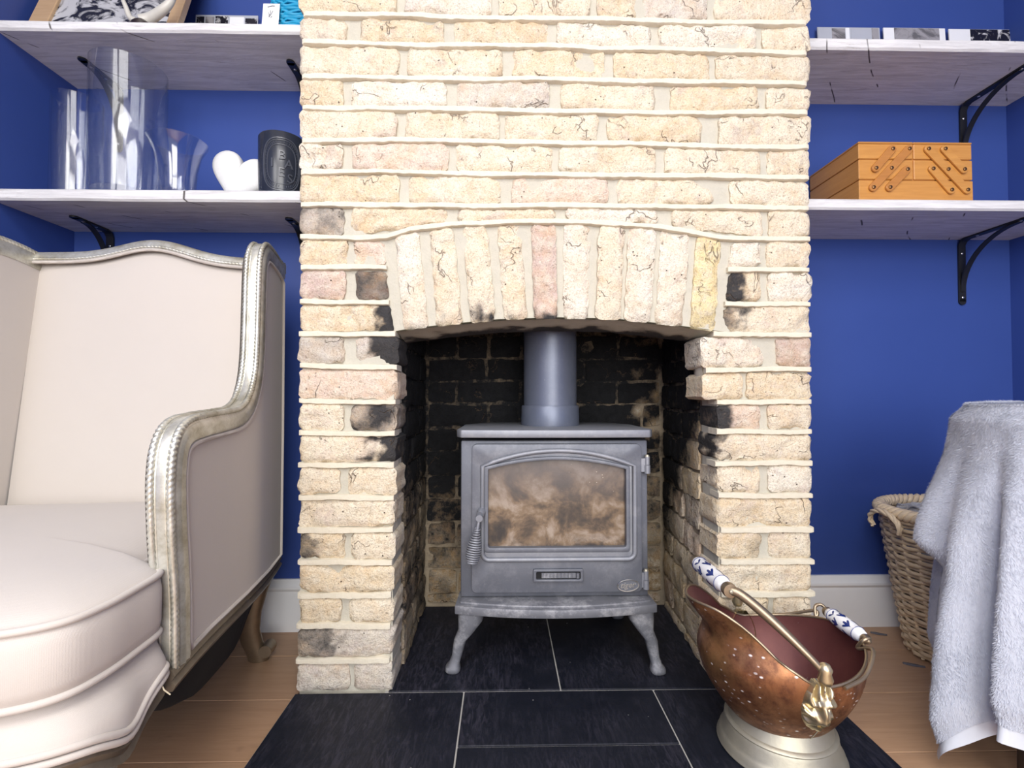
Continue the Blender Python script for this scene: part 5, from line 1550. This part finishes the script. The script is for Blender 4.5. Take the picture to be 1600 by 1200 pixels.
# rear handle: bronze wire bracket with a second china grip
h0, h1 = on_x(1350, 997, .684), on_x(1294, 957, .684)
grip(h0, h1, .0150, scut)
for s, e in ((-1, h0), (1, h1)):
    ph = s * .62
    r0 = bowl(ph, 1.0) + V((.002, 0, 0))
    out_ = V((0, s, 0))
    p = spline([bowl(s * 1.35, 1.0) + V((.004, s * .004, -.002)), bowl(s * 1.0, 1.0) + V((.006, s * .004, .0)), r0 + V((.007, s * .003, .012)), e + V((-.020, s * .010, -.014)), e + V((-.016, s * .018, .004)), e + V((-.004, s * .018, .009)), e + V((.002, s * .008, .003)), e + V((0, -s * .004, 0))], 7)
    MB().tube(p, .0034, 8).build('wire_bracket', 'bronze', scut, smooth=60)
    m = MB().lathe([(.001, -.006), (.008, -.005), (.010, 0), (.007, .006), (.004, .010), (.001, .011)], e + out_ * .004, 16, out_); m.build('grip_cap', 'bronze', scut, smooth=60)

# ------------------------------------------------------------ wicker log basket with a plastic bag inside
bc_ = V((1.245, 0.150, 0.0))
bask = thing('wicker_basket', 'pale willow log basket with a twisted rim beside the grey throw', 'basket', bc_)
HB = .385
def brad(z): t = z / HB; return (.132 + .062 * t ** .9, .112 + .052 * t ** .9)
NSK = 28
wv = MB()
nr_ = 34
for r in range(nr_):
    z = .012 + (HB - .030) * r / (nr_ - 1)
    ax_, ay_ = brad(z); pts = []
    n = NSK * 4
    for k in range(n):
        a = 2 * PI * k / n
        w = math.cos(NSK / 2 * a + (PI if r % 2 else 0)) * .0040
        jit = mn.noise(V((math.cos(a) * 3, math.sin(a) * 3, r * 1.7))) * .003
        pts.append((bc_.x + (ax_ + w) * math.cos(a), bc_.y + (ay_ + w) * math.sin(a), z + jit))
    rw = .0053 + .0012 * mn.noise(V((r * 2.2, 1, 4)))
    wv.tube(pts, rw, 6, loop=True)
tag(wv.build('woven_side', 'wicker', bask, smooth=60), kind='stuff')
for k in range(NSK):
    a = 2 * PI * (k + .5) / NSK
    if math.sin(a) > .35 and False: continue
    p = [(bc_.x + brad(z)[0] * math.cos(a), bc_.y + brad(z)[1] * math.sin(a), z) for z in (.004, .12, .25, HB - .008)]
    MB().tube(p, .0045, 6).build('stake', 'wicker_rim', bask, smooth=60)
axr, ayr = brad(HB)
for j in range(3):
    pts = []
    n = 240
    for k in range(n):
        a = 2 * PI * k / n; tw = a * 22 + j * 2 * PI / 3
        pts.append((bc_.x + (axr + .010 * math.cos(tw)) * math.cos(a), bc_.y + (ayr + .010 * math.cos(tw)) * math.sin(a), HB + .002 + .010 * math.sin(tw)))
    MB().tube(pts, .0078, 6, loop=True).build('rim_strand', 'wicker_rim', bask, smooth=60)
m = MB().lathe([(.001, .002), (.125, .002), (.128, .010), (.001, .012)], (bc_.x, bc_.y, 0), 32, sy=.85); m.build('base', 'wicker', bask)
# looped side handle
ha = PI * .98
hb = V((bc_.x + axr * math.cos(ha), bc_.y + ayr * math.sin(ha), HB))
for j in range(3):
    p = []
    for k in range(31):
        t = k / 30; a = -PI * .15 + PI * 1.3 * t; tw = t * 14 + j * 2.1
        p.append(hb + V((-.014 - .010 * math.sin(PI * t) + .004 * math.cos(tw), .050 * math.cos(a), -.030 + .034 * math.sin(a) + .004 * math.sin(tw))))
    MB().tube(p, .0042, 6).build('side_handle', 'wicker_rim', bask, smooth=60)
bag = MB()
def bagf(u, t):
    a = 2 * PI * u
    z = HB - .004 - .17 * t ** 1.3
    wr = mn.noise(V((math.cos(a) * 4, math.sin(a) * 4, t * 5))) * .016 + mn.noise(V((math.cos(a) * 12, math.sin(a) * 12, t * 12 + 3))) * .007
    k = .86 - .06 * t
    return (bc_.x + (axr * k + wr) * math.cos(a) * (1 - t ** 5 * .9), bc_.y + (ayr * k + wr) * math.sin(a) * (1 - t ** 5 * .9), z + wr * .8)
bag.grid(bagf, 90, 22, cu=True)
o = bag.build('plastic_bag', 'film', smooth=80, fixn=True); tag(o, 'clear crinkled plastic bag lining the wicker basket', 'bag')

# ------------------------------------------------------------ small table under a plush throw
tc = V((1.085, -0.300, 0))
tab = thing('side_table', 'small dark legged table hidden beneath the grey plush throw', 'table', tc)
MB().lathe([(.001, .655), (.185, .655), (.195, .662), (.195, .672), (.188, .680), (.001, .680)], tc, 40).build('table_top', 'dark_wood', tab, smooth=40)
for a in (PI * .96, PI * 1.46, PI * 1.96, PI * .46):
    p = tc + V((math.cos(a) * .135, math.sin(a) * .135, 0)); q = tc + V((math.cos(a) * .16, math.sin(a) * .16, 0))
    MB().tube([q + V((0, 0, 0)), q.lerp(p, .5) + V((0, 0, .33)), p + V((0, 0, .656))], [.011, .015, .018], 10).build('leg', 'dark_wood', tab, smooth=50)
# plush throw
vis = math.atan2(CAM.y - tc.y, CAM.x - tc.x)      # direction towards the camera, around the table
def hem(th):
    d = (th - vis + PI) % (2 * PI) - PI            # negative d: silhouette on the photograph's left
    return d
def fold(d):
    return (.35 * math.cos(d * 7 + .2) * (1 - math.exp(-((d + .7) / .5) ** 2)) + .75 * math.exp(-((d + .80) / .11) ** 2) - .75 * math.exp(-((d + .615) / .045) ** 2) + .55 * math.exp(-((d + .50) / .07) ** 2) - .35 * math.exp(-((d + .96) / .07) ** 2))
def throw(u, t):
    th = 2 * PI * u; d = (th - vis + PI) % (2 * PI) - PI
    if t < .16:                                     # over the top
        k = t / .16
        r = .197 * k; z = .690 - .004 * k ** 4
        b = mn.noise(V((math.cos(th) * r * 9, math.sin(th) * r * 9, 2))) * .004
        return tc + V((math.cos(th) * r, math.sin(th) * r, z + b))
    k = (t - .16) / .84
    # hem height round the table: lowest at the corner that points to the hearth
    zh = .150 + .018 * math.cos(d * 3.1 + 2.6) - .105 * math.exp(-((d + .84) / .16) ** 2)
    zz = .684 - (.684 - zh) * k
    drop = (.684 - zz)
    r = .197 + .018 * smoothstep(0, .03, drop) + .085 * drop
    r += fold(d) * .050 * smoothstep(.03, .40, drop)
    # the corner that sticks out to the left, half way down
    fl = math.exp(-((d + 1.18) / .22) ** 2)
    r += fl * (.050 * smoothstep(.04, .265, drop) - .052 * smoothstep(.27, .325, drop))
    r -= .012 * smoothstep(.92, 1.0, k)
    n = mn.noise(V((math.cos(th) * 2.6, math.sin(th) * 2.6, zz * 5))) * .010 * min(1, drop * 6)
    return tc + V((math.cos(th) * (r + n), math.sin(th) * (r + n), zz))
NU, NV = 220, 90
tm = MB().grid(throw, NU, NV, cu=True)
to = tm.build('plush_throw', 'plush', smooth=80, fixn=True); tag(to, 'pale grey plush throw draped over the small table beside the wicker basket', 'throw')
ORG[to.name] = V((0, 0, 0))
# satin edging under the hem
hemm = MB()
def hemf(u, t):
    p = throw(u, 1.0); c = tc + V((0, 0, p.z)); dirv = (p - c).normalized()
    ruf = math.sin(u * 2 * PI * 46) * .004 + mn.noise(V((u * 60, 1, 1))) * .004
    return p + dirv * (-.004 + .006 * t + ruf * t) + V((0, 0, .012 - .038 * t + ruf * .4 * t))
hemm.grid(hemf, 400, 4, cu=True)
hemm.build('satin_hem', 'satin', to, smooth=80, fixn=False)
# pile: short fibres lying mostly downwards
rp_ = np.random.RandomState(4)
pv_, pf_ = [], []
NF = 220000
us = (vis / (2 * PI) + rp_.uniform(-.30, .30, NF)) % 1.0; ts = rp_.uniform(.02, .995, NF)
for i in range(NF):
    u, t = us[i], ts[i]
    p = throw(u, t); pu = throw((u + .002) % 1, t) - p; pt = throw(u, min(1, t + .004)) - p
    n = pt.cross(pu)
    if n.length < 1e-12: continue
    n.normalize()
    if n.dot(p - (tc + V((0, 0, min(p.z, .5))))) < 0: n = -n
    pt = pt.normalized() if pt.length > 1e-9 else V((0, 0, -1)); pu = pu.normalized()
    na = mn.noise(p * 9) * 1.6 + mn.noise(p * 30) * 0.8
    s = pu * (na + rp_.normal() * .22) + pt * (0.75 + rp_.normal() * .2) + n * .42
    s = s.normalized() * rp_.uniform(.004, .0078)
    w = pu.cross(n) * .0 + s.cross(n).normalized() * .0008
    o_ = len(pv_)
    b = p - n * .001
    pv_ += [tuple(b - w), tuple(b + w), tuple(b + s)]; pf_.append((o_, o_ + 1, o_ + 2))
pm = MB(); pm.v, pm.f = pv_, pf_
tag(pm.build('pile', 'plush', to, fixn=False), kind='stuff')

# ------------------------------------------------------------ scraps on the floor
def scrap(px, py, ang, L_, w_, label, nm='floor_scrap'):
    p = on_z(px, py, 0.0)
    m = MB(); rings = []
    d = V((math.cos(ang), math.sin(ang), 0)); e = V((-d.y, d.x, 0))
    for k in range(7):
        t = k / 6; ww_ = w_ * (.35 + .65 * math.sin(PI * min(.95, t + .08))) ; c = p + d * (L_ * (t - .5)) + V((0, 0, .0005))
        rings.append([c - e * ww_, c + e * ww_, c + e * ww_ * .7 + V((0, 0, .003)), c - e * ww_ * .6 + V((0, 0, .004))])
    o = m.loft(rings).build(nm, 'bark', smooth=40)
    tag(o, label, 'bark')
scrap(1428, 1040, -0.45, .046, .006, 'thin grey bark scrap lying on the floor in front of the basket')
scrap(1373, 991, -0.45, .040, .006, 'small dark sliver lying on the floor behind the scuttle handle')  # a thin dark sliver flat on the floor
